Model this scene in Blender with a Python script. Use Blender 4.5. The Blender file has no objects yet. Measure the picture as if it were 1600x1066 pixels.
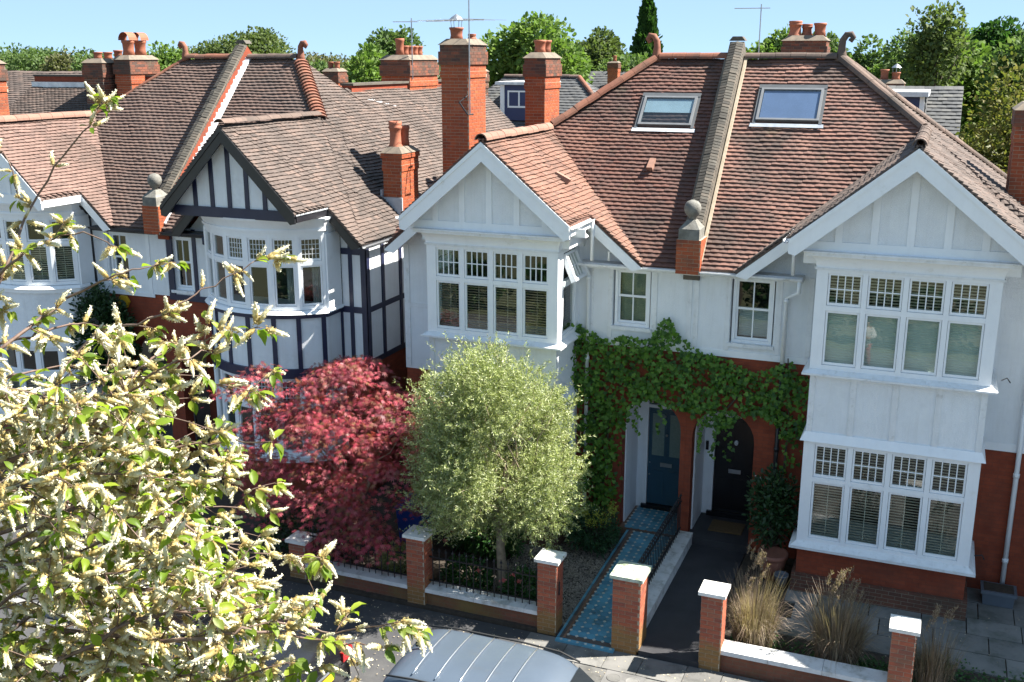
import bpy, bmesh, math, random
import numpy as np
from mathutils import Matrix, Vector
S = bpy.context.scene
R = math.radians
random.seed(7); rng = np.random.default_rng(7)
# ------------------------------------------------------------------ camera, sky, sun, exposure
CAM = Vector((0, 0, 9.9))
PITCH, YAW, FPX = R(15.0), R(22.0), 1650.0
cd = bpy.data.cameras.new('camera'); cam = bpy.data.objects.new('camera', cd)
S.collection.objects.link(cam); S.camera = cam
cam.location = CAM; cam.rotation_euler = (R(90) - PITCH, 0, YAW)
cd.sensor_width = 36; cd.lens = 36 * FPX / 1600; cd.clip_end = 4000; cd.clip_start = .1
SUN_AZ, SUN_EL = R(64), R(51)            # azimuth measured from +Y (away from the camera) towards +X
w = bpy.data.worlds.new('World'); S.world = w; w.use_nodes = True
nt = w.node_tree; bg = nt.nodes['Background']; sky = nt.nodes.new('ShaderNodeTexSky')
sky.sky_type = 'NISHITA'; sky.sun_disc = False; sky.sun_elevation = SUN_EL; sky.sun_rotation = SUN_AZ
sky.air_density = 1.0; sky.dust_density = 0; sky.ozone_density = 5.0; sky.altitude = 12000
sg_ = nt.nodes.new('ShaderNodeGamma'); sg_.inputs[1].default_value = .22      # evens out the whole sky, as the photograph shows it
nt.links.new(sky.outputs[0], sg_.inputs[0]); tn_ = nt.nodes.new('ShaderNodeMixRGB'); tn_.blend_type = 'MULTIPLY'; tn_.inputs[0].default_value = 1; tn_.inputs[2].default_value = (.78, 1.0, 1.18, 1); nt.links.new(sg_.outputs[0], tn_.inputs[1]); nt.links.new(tn_.outputs[0], bg.inputs[0]); bg.inputs[1].default_value = .15
sl = bpy.data.lights.new('sun', 'SUN'); sun = bpy.data.objects.new('sun', sl); S.collection.objects.link(sun)
sl.energy = 4.0; sl.angle = R(.5); sl.color = (1, .95, .86)
sd = Vector((math.sin(SUN_AZ) * math.cos(SUN_EL), math.cos(SUN_AZ) * math.cos(SUN_EL), math.sin(SUN_EL)))
sun.rotation_euler = sd.to_track_quat('Z', 'Y').to_euler(); sun.location = sd * 60
S.render.engine = 'CYCLES'
S.view_settings.view_transform = 'Standard'; S.view_settings.look = 'None'
S.view_settings.exposure = 2.2; S.view_settings.gamma = 1

# ------------------------------------------------------------------ materials
MT = {}
def _n(t, k, **kw):
    n = t.nodes.new('ShaderNode' + k)
    for a, b in kw.items(): setattr(n, a, b)
    return n
def c4(c): return (c[0], c[1], c[2], 1)
def rnd_node(t):
    a = _n(t, 'Attribute', attribute_name='rnd'); o = _n(t, 'ObjectInfo')
    s = _n(t, 'Math', operation='ADD'); t.links.new(a.outputs['Fac'], s.inputs[0]); t.links.new(o.outputs['Random'], s.inputs[1])
    f = _n(t, 'Math', operation='FRACT'); t.links.new(s.outputs[0], f.inputs[0]); return f.outputs[0]
def noise(t, scale, detail=4, rough=.6, coord=None, dist=0):
    n = _n(t, 'TexNoise'); n.inputs['Scale'].default_value = scale; n.inputs['Detail'].default_value = detail
    n.inputs['Roughness'].default_value = rough; n.inputs['Distortion'].default_value = dist
    t.links.new(coord if coord else geo(t), n.inputs['Vector']); return n.outputs['Fac']
def geo(t):
    for n in t.nodes:
        if n.bl_idname == 'ShaderNodeNewGeometry': return n.outputs['Position']
    return _n(t, 'NewGeometry').outputs['Position']
def ramp(t, fac, stops, interp='LINEAR'):
    r = _n(t, 'ValToRGB'); e = r.color_ramp.elements; r.color_ramp.interpolation = interp
    while len(e) < len(stops): e.new(.5)
    for i, (p, c) in enumerate(stops):
        e[i].position = p; e[i].color = c4(c) if hasattr(c, '__len__') else (c, c, c, 1)
    t.links.new(fac, r.inputs[0]); return r.outputs[0]
def mix(t, f, a, b, blend='MIX'):
    m = _n(t, 'MixRGB', blend_type=blend)
    for s, v in zip(m.inputs, (f, a, b)):
        if isinstance(v, (int, float)): s.default_value = v if s.type == 'VALUE' else (v, v, v, 1)
        elif hasattr(v, '__len__'): s.default_value = c4(v)
        else: t.links.new(v, s)
    return m.outputs[0]
def bump(t, b, h, strength, dist=.01):
    n = _n(t, 'Bump'); n.inputs['Strength'].default_value = strength; n.inputs['Distance'].default_value = dist
    t.links.new(h, n.inputs['Height']); t.links.new(n.outputs[0], b.inputs['Normal'])
def new(name):
    m = bpy.data.materials.new(name); m.use_nodes = True; t = m.node_tree; b = t.nodes['Principled BSDF']; MT[name] = m
    return m, t, b
def streaks(t, c, amt, col=(.38, .37, .33)):
    """rain streaks: noise drawn out downwards"""
    mp = _n(t, 'Mapping'); mp.inputs['Scale'].default_value = (9, 9, .7); t.links.new(geo(t), mp.inputs['Vector'])
    k = ramp(t, noise(t, 1.0, 5, .65, mp.outputs[0]), [(.5, 0), (.78, amt)]); c = mix(t, k, c, col)
    k2 = ramp(t, noise(t, .9, 6, .75), [(.5, 0), (.72, amt * .6)]); return mix(t, k2, c, tuple(x * 1.25 for x in col))
def mat(name, col, rough=.6, col2=None, ns=3, nlo=.35, nhi=.65, var=0, bs=None, bst=.3, bd=.01, metal=0, spec=.5, dirt=None, dns=1.2, dlo=.5, dhi=.75, coat=0, streak=0):
    """plain surface: two tones mixed by noise, brightness varied piece by piece, optional dirt patches and relief"""
    m, t, b = new(name)
    b.inputs['Roughness'].default_value = rough; b.inputs['Metallic'].default_value = metal
    b.inputs['Specular IOR Level'].default_value = spec; b.inputs['Coat Weight'].default_value = coat
    c = mix(t, ramp(t, noise(t, ns), [(nlo, 0), (nhi, 1)]), col, col2 if col2 else tuple(x * .88 for x in col))
    if dirt: c = mix(t, ramp(t, noise(t, dns, 6, .7), [(dlo, 0), (dhi, 1)]), c, dirt)
    if streak: c = streaks(t, c, streak)
    if var:
        v = _n(t, 'MapRange'); v.inputs[3].default_value = 1 - var; v.inputs[4].default_value = 1 + var
        t.links.new(rnd_node(t), v.inputs[0]); c = mix(t, 1.0, c, v.outputs[0], 'MULTIPLY')
    t.links.new(c, b.inputs['Base Color'])
    if bs: bump(t, b, noise(t, bs, 3), bst, bd)
    return m
def pieces(name, pal, rough=.8, big=None, bigs=.5, blo=.5, bhi=.7, fine=.25, fs=18, bs=60, bst=.3, moss=None):
    """tiles, bricks: a palette drawn piece by piece, weather patches on top"""
    m, t, b = new(name); b.inputs['Roughness'].default_value = rough; b.inputs['Specular IOR Level'].default_value = .25
    n = len(pal); c = ramp(t, rnd_node(t), [((i + .5) / n, p) for i, p in enumerate(pal)])
    f = ramp(t, noise(t, fs, 5, .7), [(.25, 1 - fine), (.75, 1 + fine * .5)])
    c = mix(t, 1.0, c, f, 'MULTIPLY')
    if big:
        for col, sc, lo, hi, am in big:
            k = ramp(t, noise(t, sc, 5, .65), [(lo, 0), (hi, am)]); c = mix(t, k, c, col)
    if moss:                                  # algae creeping up from the damp ground
        sp = _n(t, 'SeparateXYZ'); t.links.new(geo(t), sp.inputs[0]); ad = _n(t, 'Math', operation='MULTIPLY_ADD'); t.links.new(noise(t, 6, 5, .7), ad.inputs[0]); ad.inputs[1].default_value = -.75; t.links.new(sp.outputs[2], ad.inputs[2]); c = mix(t, ramp(t, ad.outputs[0], [(-.15, .6), (.2, 0)]), c, moss)
    t.links.new(c, b.inputs['Base Color']); bump(t, b, noise(t, bs, 3), bst, .004)
    return m
def brickwall(name, pal, mortar, dirt=None, bump_s=.5):
    """brickwork too fine to tell apart in the picture"""
    m, t, b = new(name); b.inputs['Roughness'].default_value = .85; b.inputs['Specular IOR Level'].default_value = .2
    s = _n(t, 'SeparateXYZ'); t.links.new(geo(t), s.inputs[0]); a = _n(t, 'Math', operation='ADD')
    t.links.new(s.outputs[0], a.inputs[0]); t.links.new(s.outputs[1], a.inputs[1])
    cb = _n(t, 'CombineXYZ'); t.links.new(a.outputs[0], cb.inputs[0]); t.links.new(s.outputs[2], cb.inputs[1])
    br = _n(t, 'TexBrick'); t.links.new(cb.outputs[0], br.inputs['Vector'])
    for k, v in (('Scale', 1), ('Mortar Size', .006), ('Brick Width', .225), ('Row Height', .075), ('Mortar Smooth', .2), ('Bias', 0)): br.inputs[k].default_value = v
    br.inputs['Color1'].default_value = c4(pal[0]); br.inputs['Color2'].default_value = c4(pal[1]); br.inputs['Mortar'].default_value = c4(mortar)
    c = mix(t, 1.0, br.outputs[0], ramp(t, noise(t, 4, 6, .7), [(.3, .75), (.7, 1.1)]), 'MULTIPLY')
    if dirt: c = mix(t, ramp(t, noise(t, .9, 5), [(.5, 0), (.7, .6)]), c, dirt)
    t.links.new(c, b.inputs['Base Color']); bump(t, b, br.outputs['Fac'], -bump_s, .004)
    return m
def leafmat(name, pal, trans=.35, gloss=.35, rough=.45, big=None):
    m, t, b = new(name); n = len(pal); c = ramp(t, rnd_node(t), [((i + .5) / n, p) for i, p in enumerate(pal)])
    if big: c = mix(t, ramp(t, noise(t, big[1], 3), [(.42, 0), (.6, 1)]), c, mix(t, 1.0, c, big[0], 'MULTIPLY'))
    t.links.new(c, b.inputs['Base Color']); b.inputs['Roughness'].default_value = rough; b.inputs['Specular IOR Level'].default_value = gloss
    tr = _n(t, 'BsdfTranslucent'); t.links.new(mix(t, 1.0, c, (1.5, 1.7, .8), 'MULTIPLY'), tr.inputs[0])
    ms = _n(t, 'MixShader'); ms.inputs[0].default_value = trans
    t.links.new(b.outputs[0], ms.inputs[1]); t.links.new(tr.outputs[0], ms.inputs[2])
    t.links.new(ms.outputs[0], t.nodes['Material Output'].inputs[0]); return m
def glassmat(name, tint, refl=1.0, body=0.0, bodycol=(.02, .025, .03)):
    """thin window glass: a clear sheet plus its mirror image of the street"""
    m, t, b = new(name); t.nodes.remove(b)
    fr = _n(t, 'Fresnel'); fr.inputs[0].default_value = 1.52
    k = _n(t, 'Math', operation='MULTIPLY_ADD', use_clamp=True); k.inputs[1].default_value = 1.5 * refl; k.inputs[2].default_value = .015; t.links.new(fr.outputs[0], k.inputs[0])
    gn = _n(t, 'NewGeometry'); bf = _n(t, 'Math', operation='SUBTRACT'); bf.inputs[0].default_value = 1; t.links.new(gn.outputs['Backfacing'], bf.inputs[1]); kk = _n(t, 'Math', operation='MULTIPLY'); t.links.new(k.outputs[0], kk.inputs[0]); t.links.new(bf.outputs[0], kk.inputs[1]); k = kk
    tr = _n(t, 'BsdfTransparent'); tr.inputs[0].default_value = c4(tint)
    df = _n(t, 'BsdfDiffuse'); df.inputs[0].default_value = c4(bodycol)
    m1 = _n(t, 'MixShader'); m1.inputs[0].default_value = body; t.links.new(tr.outputs[0], m1.inputs[1]); t.links.new(df.outputs[0], m1.inputs[2])
    gl = _n(t, 'BsdfGlossy'); gl.inputs['Roughness'].default_value = .015
    nb = _n(t, 'Bump'); nb.inputs['Strength'].default_value = .06; nb.inputs['Distance'].default_value = .02; t.links.new(noise(t, 2.2, 1), nb.inputs['Height']); t.links.new(nb.outputs[0], gl.inputs['Normal'])
    m2 = _n(t, 'MixShader'); t.links.new(k.outputs[0], m2.inputs[0]); t.links.new(m1.outputs[0], m2.inputs[1]); t.links.new(gl.outputs[0], m2.inputs[2])
    t.links.new(m2.outputs[0], t.nodes['Material Output'].inputs[0]); return m

pieces('tile_red', [(.14, .074, .06), (.122, .067, .056), (.162, .084, .065), (.106, .062, .053), (.145, .071, .056)], big=[((.062, .046, .041), .55, .48, .63, .7), ((.2, .105, .078), .8, .55, .69, .65), ((.24, .22, .18), 7, .68, .76, .45), ((.06, .065, .035), 2.2, .62, .72, .4)])
pieces('tile_rose', [(.195, .107, .086), (.165, .094, .078), (.225, .122, .095), (.13, .081, .069), (.19, .109, .088)], big=[((.075, .058, .051), .8, .47, .6, .75), ((.28, .15, .115), .9, .54, .68, .65), ((.3, .27, .23), 7, .68, .76, .4), ((.07, .075, .04), 2.0, .63, .72, .4)])
pieces('tile_orange', [(.2, .106, .077), (.175, .092, .068), (.225, .12, .088), (.14, .08, .062), (.195, .112, .085)], big=[((.08, .053, .043), .8, .52, .68, .6), ((.2, .165, .125), 6, .66, .74, .5)])
pieces('tile_grey', [(.098, .076, .067), (.115, .09, .079), (.132, .102, .089), (.08, .065, .058), (.15, .11, .093)], big=[((.15, .108, .09), .7, .54, .68, .5), ((.055, .048, .044), .5, .5, .65, .5), ((.2, .175, .15), 8, .66, .73, .5)])
pieces('tile_brown', [(.128, .088, .075), (.142, .096, .081), (.11, .079, .069), (.155, .104, .086)], big=[((.1, .083, .076), .5, .5, .65, .5), ((.24, .21, .18), 8, .68, .75, .4)])
pieces('tile_pink', [(.185, .12, .1), (.165, .108, .091), (.205, .132, .11), (.145, .097, .083)], big=[((.09, .066, .056), .7, .5, .66, .6)])
pieces('slate', [(.085, .088, .092), (.1, .102, .104), (.072, .075, .079), (.115, .115, .113)], big=[((.2, .2, .17), .8, .55, .7, .6)])
pieces('ridge_red', [(.24, .1, .065), (.2, .085, .058), (.27, .12, .078)], big=[((.08, .063, .05), 1.5, .5, .68, .7)])
pieces('ridge_pink', [(.25, .14, .105), (.22, .125, .095), (.28, .16, .12)], big=[((.16, .12, .095), 3, .56, .72, .5)])
pieces('ridge_grey', [(.13, .094, .078), (.105, .078, .065), (.165, .115, .094)], big=[((.06, .052, .046), 2, .5, .65, .6)])
pieces('brick_orange', [(.36, .085, .034), (.31, .075, .032), (.4, .105, .042), (.26, .065, .032), (.34, .1, .046)], big=[((.1, .055, .04), 1.2, .54, .7, .65), ((.42, .3, .22), 5, .66, .74, .5)], bs=40)
pieces('brick_sooty', [(.2, .075, .045), (.13, .06, .042), (.25, .085, .05), (.095, .055, .045)], big=[((.06, .05, .042), 1.5, .45, .62, .7), ((.22, .19, .1), 3, .62, .72, .6)], bs=40)
pieces('brick_pier', [(.36, .10, .055), (.30, .085, .05), (.40, .12, .065), (.25, .08, .055), (.33, .12, .07)], big=[((.14, .08, .055), 2, .55, .72, .6)], bs=40, moss=(.2, .16, .05))
pieces('coping_brick', [(.085, .078, .066), (.11, .1, .084), (.066, .06, .052), (.13, .112, .092)], big=[((.045, .042, .038), 1.2, .5, .65, .7), ((.19, .175, .15), 5, .62, .74, .6)])
brickwall('wall_brick', ((.29, .068, .034), (.24, .056, .03)), (.2, .06, .038), dirt=(.13, .05, .034))
brickwall('plinth_brick', ((.17, .075, .05), (.12, .06, .045)), (.2, .16, .12), dirt=(.07, .06, .045))
brickwall('low_wall_brick', ((.21, .085, .055), (.17, .075, .05)), (.15, .1, .07), dirt=(.17, .145, .045))
brickwall('yellow_brick', ((.3, .22, .14), (.24, .17, .11)), (.25, .21, .16))
mat('mortar', (.42, .36, .28), .9, (.34, .28, .2), 9, bs=60)
mat('mortar_dark', (.2, .16, .12), .9, (.12, .1, .08), 5, bs=60)
mat('roughcast', (.81, .835, .86), .85, (.76, .785, .81), 2.5, bs=85, bst=.7, bd=.016, streak=.16, dirt=(.55, .565, .58), dns=.8, dlo=.58, dhi=.85)
mat('white_paint', (.83, .85, .87), .5, (.79, .81, .835), 3, streak=.08, dirt=(.6, .6, .57), dns=3, dlo=.62, dhi=.85, bs=30, bst=.12)
mat('white_weathered', (.77, .785, .8), .6, (.7, .715, .73), 5, streak=.28, dirt=(.42, .42, .38), dns=6, dlo=.56, dhi=.8, bs=30, bst=.2)
mat('black_paint', (.014, .014, .018), .4, (.022, .022, .026), 3, bs=25, bst=.2)
mat('navy_paint', (.012, .016, .05), .4, (.02, .024, .06), 3)
mat('blue_door', (.028, .075, .115), .32, (.03, .085, .13), 3)
mat('black_door', (.006, .006, .008), .25, (.01, .01, .012), 3)
mat('lead', (.33, .36, .4), .5, (.45, .48, .52), 5, bs=12, bst=.2)
mat('white_lead', (.72, .74, .76), .5, (.5, .53, .57), 5, dirt=(.3, .3, .32), dns=4, dlo=.6, dhi=.8)
mat('stone', (.21, .205, .185), .9, (.13, .125, .112), 6, bs=45, bst=.6, dirt=(.1, .1, .085), dns=5, dlo=.5, dhi=.7)
mat('cap_white', (.74, .73, .70), .8, (.62, .61, .57), 5, bs=50, dirt=(.33, .33, .27), dns=7, dlo=.55, dhi=.75)
mat('cap_lichen', (.52, .55, .48), .9, (.36, .42, .32), 7, bs=50, dirt=(.17, .2, .12), dns=9, dlo=.48, dhi=.64)
mat('coping_stone', (.62, .62, .62), .8, (.5, .5, .49), 4, bs=50, dirt=(.26, .25, .22), dns=4, dlo=.52, dhi=.75)
mat('terracotta', (.32, .105, .055), .75, (.27, .09, .05), 6, var=.15, bs=40)
mat('terracotta_dark', (.26, .085, .05), .75, (.2, .075, .05), 6, var=.15, bs=40)
mat('pot_clay', (.32, .13, .085), .8, (.24, .1, .07), 5, bs=40)
mat('steel', (.42, .43, .45), .4, (.34, .35, .37), 8, metal=.9)
mat('frame_grey', (.08, .085, .09), .45, (.1, .105, .11), 5)
mat('frame_light', (.24, .245, .25), .4, (.2, .205, .21), 5, metal=.3)
mat('dark_room', (.035, .033, .03), .9)  # near-black panels: the gloom of unlit interiors behind the glass is in the colour
mat('blind_cream', (.84, .78, .68), .5, var=.08)
mat('blind_tan', (.56, .47, .38), .5, var=.12)
mat('blind_green', (.68, .74, .69), .8, (.63, .69, .65), 4)
mat('blind_white', (.62, .66, .68), .8)
mat('curtain', (.45, .47, .47), .9, (.36, .38, .39), 6)
mat('frosted', (.19, .25, .23), .35, (.15, .21, .19), 30, bs=90, bst=.5)
glassmat('glass', (.82, .86, .84)); glassmat('glass_sky', (.75, .82, .85), refl=1.3)
mat('iron_black', (.012, .012, .015), .5, bs=50)
mat('bark', (.11, .085, .06), .9, (.06, .05, .04), 12, bs=30, bst=.7, bd=.02)
mat('bark_pale', (.33, .26, .18), .9, (.2, .16, .11), 9, bs=30, bst=.7, bd=.02)
mat('twig', (.10, .055, .042), .7, (.17, .12, .09), 15)
mat('soil', (.06, .045, .033), .95, (.035, .028, .02), 12, bs=30, bst=.6)
# ------------------------------------------------------------------ geometry helpers
COL = S.collection
WL = {}                                   # world offset of every parent we made
def link(o, parent=None):
    COL.objects.link(o)
    if parent is not None:
        o.parent = parent; o.matrix_parent_inverse = Matrix.Translation(-WL.get(parent.name, Vector()))
    return o
def thing(name, label, cat, loc, group=None):
    o = bpy.data.objects.new(name, None); o.empty_display_size = .2; COL.objects.link(o); o.location = loc
    WL[o.name] = Vector(loc); o['label'] = label; o['category'] = cat
    if group: o['group'] = group
    return o
def tag(o, label, cat, group=None):
    o['label'] = label; o['category'] = cat
    if group: o['group'] = group
    return o
def finish(me, name, m, parent, smooth=False, kind=None, label=None):
    if m: me.materials.append(MT[m])
    if smooth: me.polygons.foreach_set('use_smooth', [True] * len(me.polygons))
    o = bpy.data.objects.new(name, me); link(o, parent)
    if kind: o['kind'] = kind
    if label: o['label'] = label
    return o
class MB:
    """collects shapes in world (or, with xf, local) coordinates and links them as one mesh"""
    def __init__(s, xf=None): s.v = []; s.f = []; s.r = []; s.xf = xf
    def add(s, vs, fs, r=0):
        n = len(s.v)
        s.v += [tuple(s.xf @ Vector(p)) for p in vs] if s.xf else [tuple(p) for p in vs]
        s.f += [tuple(i + n for i in f) for f in fs]; s.r += [r] * len(fs); return s
    def box(s, x0, x1, y0, y1, z0, z1, r=0):
        x0, x1 = min(x0, x1), max(x0, x1); y0, y1 = min(y0, y1), max(y0, y1); z0, z1 = min(z0, z1), max(z0, z1)
        return s.add([(x, y, z) for z in (z0, z1) for y in (y0, y1) for x in (x0, x1)], [(0, 2, 3, 1), (4, 5, 7, 6), (0, 1, 5, 4), (2, 6, 7, 3), (0, 4, 6, 2), (1, 3, 7, 5)], r)
    def hexa(s, a, b, r=0):
        """solid between two quads a and b (same winding)"""
        return s.add(list(a) + list(b), [(3, 2, 1, 0), (4, 5, 6, 7), (0, 1, 5, 4), (1, 2, 6, 5), (2, 3, 7, 6), (3, 0, 4, 7)], r)
    def prism(s, poly, d, r=0):
        """polygon of 3D points pushed along vector d"""
        n = len(poly); d = Vector(d); q = [Vector(p) + d for p in poly]
        return s.add(list(poly) + q, [tuple(range(n))[::-1], tuple(range(n, 2 * n))] + [(i, (i + 1) % n, n + (i + 1) % n, n + i) for i in range(n)], r)
    def beam(s, p, q, w, h, up=(0, 0, 1), r=0):
        """square bar from p to q, w across and h along up"""
        p, q = Vector(p), Vector(q); d = (q - p).normalized(); sd_ = d.cross(Vector(up)).normalized(); u = sd_.cross(d)
        k = [(-1, -1), (1, -1), (1, 1), (-1, 1)]
        return s.hexa([p + sd_ * a * w / 2 + u * b * h / 2 for a, b in k], [q + sd_ * a * w / 2 + u * b * h / 2 for a, b in k], r)
    def tube(s, pts, rad, n=6, cap=True, r=0):
        pts = [Vector(p) for p in pts]; rad = rad if hasattr(rad, '__len__') else [rad] * len(pts)
        vs = []; fs = []; ref = None
        for i, p in enumerate(pts):
            d = (pts[min(i + 1, len(pts) - 1)] - pts[max(i - 1, 0)]).normalized()
            if ref is None: ref = d.orthogonal().normalized()
            ref = (ref - d * ref.dot(d)).normalized(); b = d.cross(ref)
            vs += [p + (ref * math.cos(2 * math.pi * j / n) + b * math.sin(2 * math.pi * j / n)) * rad[i] for j in range(n)]
        for i in range(len(pts) - 1):
            for j in range(n): fs.append((i * n + j, i * n + (j + 1) % n, (i + 1) * n + (j + 1) % n, (i + 1) * n + j))
        if cap: fs += [tuple(range(n))[::-1], tuple(range((len(pts) - 1) * n, len(pts) * n))]
        return s.add(vs, fs, r)
    def lathe(s, prof, c, n=16, r=0):
        vs = []; fs = []
        for (rr, z) in prof: vs += [(c[0] + rr * math.cos(2 * math.pi * j / n), c[1] + rr * math.sin(2 * math.pi * j / n), c[2] + z) for j in range(n)]
        for i in range(len(prof) - 1):
            for j in range(n): fs.append((i * n + j, i * n + (j + 1) % n, (i + 1) * n + (j + 1) % n, (i + 1) * n + j))
        fs += [tuple(range(n))[::-1], tuple(range((len(prof) - 1) * n, len(prof) * n))]
        return s.add(vs, fs, r)
    def ball(s, c, rad, n=14, m=9, sq=1, r=0):
        return s.lathe([(max(.001, rad * math.sin(math.pi * i / m)), -rad * sq * math.cos(math.pi * i / m)) for i in range(m + 1)], c, n, r)
    def mesh(s, name):
        me = bpy.data.meshes.new(name); me.from_pydata(s.v, [], s.f); me.update()
        if any(s.r): a = me.attributes.new('rnd', 'FLOAT', 'FACE'); a.data.foreach_set('value', s.r)
        return me
    def build(s, name, m, parent=None, smooth=False, kind=None, label=None):
        return finish(s.mesh(name), name, m, parent, smooth, kind, label)
def npmesh(name, V, F, rnd=None, flat=False):
    me = bpy.data.meshes.new(name); nf, k = F.shape
    me.vertices.add(len(V)); me.vertices.foreach_set('co', np.ascontiguousarray(V, np.float32).ravel())
    me.loops.add(nf * k); me.loops.foreach_set('vertex_index', np.ascontiguousarray(F, np.int32).ravel())
    me.polygons.add(nf); me.polygons.foreach_set('loop_start', np.arange(nf, dtype=np.int32) * k); me.polygons.foreach_set('loop_total', np.full(nf, k, np.int32))
    if flat: me.polygons.foreach_set('use_smooth', np.zeros(nf, bool))
    me.update(calc_edges=True)
    if rnd is not None: a = me.attributes.new('rnd', 'FLOAT', 'FACE'); a.data.foreach_set('value', np.ascontiguousarray(rnd, np.float32))
    return me
def piece(me, name, parent, M, label=None):
    o = bpy.data.objects.new(name, me); link(o, parent); o.matrix_basis = M
    if label: o['label'] = label
    return o
def frame(o, x, y, z): return Matrix(((x[0], y[0], z[0], o[0]), (x[1], y[1], z[1], o[1]), (x[2], y[2], z[2], o[2]), (0, 0, 0, 1)))
def addmat(me, m): me.materials.append(MT[m]); return me

# ---- roof tiles -------------------------------------------------------------------------------
class Tiler:
    """lays real tiles, course by course, over flat roof polygons; the largest in view become objects"""
    def __init__(s): s.full = {}; s.rest = {}
    def plane(s, poly, m, part, w=.165, g=.1, vis=True, seed=0):
        P = [Vector(p) for p in poly]; n = Vector((0, 0, 0))
        for i in range(len(P)): n += P[i].cross(P[(i + 1) % len(P)])
        n.normalize()
        if n.z < 0: n = -n
        T = (Vector((0, 0, 1)) - n * n.z).normalized(); U = T.cross(n).normalized(); O = min(P, key=lambda p: p.dot(T))
        q = [((p - O).dot(U), (p - O).dot(T)) for p in P]; rg = random.Random(seed)
        tm = max(t for a, t in q)
        def span(t):
            xs = []
            for (a0, t0), (a1, t1) in zip(q, q[1:] + q[:1]):
                if abs(t1 - t0) > 1e-9 and min(t0, t1) - 1e-6 <= t <= max(t0, t1) + 1e-6: xs.append(a0 + (a1 - a0) * (t - t0) / (t1 - t0))
            return (min(xs), max(xs)) if xs else None
        k = 0; t = -.03
        while t < tm - .02:
            s0 = span(min(max(t, .002), tm - .003)); s1 = span(min(max(t + g, .002), tm - .003))
            if s0 and s1:
                lo = min(s0[0], s1[0]); hi = max(s0[1], s1[1])
                a = math.floor(lo / w) * w - (w / 2 if k % 2 else 0)
                while a < hi:
                    b = a + w - .003; sag = rg.gauss(0, .002) + .009 * math.sin(a * 1.7 + t * 1.1 + seed) + .006 * math.sin(a * 4.3 + t * 3.1); dt = rg.gauss(0, .004) + .012 * math.sin(a * 1.1 + k * .21 + seed) + .006 * math.sin(a * 3.7 + k * .9)
                    if rg.random() < .006: dt -= rg.uniform(.02, .05); sag += .008
                    c = [max(a, s0[0]), min(b, s0[1]), max(a, s1[0]), min(b, s1[1])]
                    if c[1] - c[0] > .012 or c[3] - c[2] > .012:
                        if c[1] < c[0]: c[0] = c[1] = (c[2] if abs(c[2] - c[0]) < abs(c[3] - c[0]) else c[3])
                        if c[3] < c[2]: c[2] = c[3] = (c[0] if abs(c[0] - c[2]) < abs(c[1] - c[2]) else c[1])
                        full = c[0] == a and c[2] == a and c[1] == b and c[3] == b
                        if full and vis: s.full.setdefault(part.name, []).append((frame(O + U * a + T * (t + dt) + n * sag, U, T, n), m, part, w, g))
                        else: s.rest.setdefault((part.name, m), []).append((O + n * sag, U, T, n, c, t + dt, g, rg.random()))
                    a += w
            t += g; k += 1
    H0, H1, TH, CB = .048, .012, .03, .006
    @classmethod
    def tmpl(s, c, t, g):
        V = []; L = g * 1.25
        for f, cb in ((0, 0), (.5, s.CB), (1, 0)):
            a0 = c[0] + (c[1] - c[0]) * f; a1 = c[2] + (c[3] - c[2]) * f
            V += [(a0, t, s.H0 + cb), (a1, t + L, s.H1 + cb), (a0, t, s.H0 - s.TH + cb), (a1, t + L, s.H1 - s.TH)]
        return V
    FC = [(0, 4, 5, 1), (4, 8, 9, 5), (2, 6, 4, 0), (6, 10, 8, 4), (0, 1, 3, 2), (8, 10, 11, 9)]
    def done(s, parts, limit=300):
        allf = [x for l in s.full.values() for x in l]
        allf.sort(key=lambda x: (x[0].translation - CAM).length); cache = {}
        for i, (M, m, part, w_, g) in enumerate(allf):
            if i < limit:
                if (m, w_, g) not in cache:
                    me = bpy.data.meshes.new('roof_tile'); me.from_pydata(s.tmpl((0, w_ - .003, 0, w_ - .003), 0, g), [], s.FC); cache[(m, w_, g)] = addmat(me, m)
                piece(cache[(m, w_, g)], 'roof_tile', part, M)
            else:
                x, y, z, o = M.col[0].xyz, M.col[1].xyz, M.col[2].xyz, M.translation
                s.rest.setdefault((part.name, m), []).append((o, x, y, z, (0, w_ - .003, 0, w_ - .003), 0, g, random.random()))
        for (pn, m), L in s.rest.items():
            V = []; Fs = []; r = []
            for O, U, T, n, c, t, g, rr in L:
                b = len(V); V += [O + U * a + T * tt + n * h for a, tt, h in s.tmpl(c, t, g)]
                Fs += [[i + b for i in f] for f in s.FC]; r += [rr] * len(s.FC)
            me = npmesh('roof_tiles', np.array([tuple(v) for v in V]), np.array(Fs), r, True)
            finish(me, 'roof_tiles', m, parts[pn], kind='stuff')
_rc = {}
def ridge_tiles(p, q, rad, ln, m, parent, up=(0, 0, 1), name='ridge_tile', arc=180, lap=.0):
    p, q = Vector(p), Vector(q); d = q - p; n = max(1, round(d.length / ln)); L = d.length / n; d.normalize()
    x = d.cross(Vector(up)).normalized(); z = x.cross(d); key = (round(rad, 3), round(L, 3), m, arc)
    if key not in _rc:
        b = MB(); N = 8; vs = []; fs = []
        for y, rr in ((0, rad), (L - .006, rad * .985)):
            for r2 in (rr, rr - .02):
                for j in range(N + 1):
                    a = R(90 - arc / 2 + arc * j / N); vs.append((-r2 * math.cos(a), y, r2 * math.sin(a)))
        k = N + 1
        for j in range(N): fs += [(j, j + 1, 2 * k + j + 1, 2 * k + j), (j, k + j, k + j + 1, j + 1), (2 * k + j, 2 * k + j + 1, 3 * k + j + 1, 3 * k + j)]
        _rc[key] = addmat(b.add(vs, fs).mesh(name), m)
    for i in range(n):
        piece(_rc[key], name, parent, frame(p + d * L * i + z * random.gauss(0, .004), x, d, z))
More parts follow.
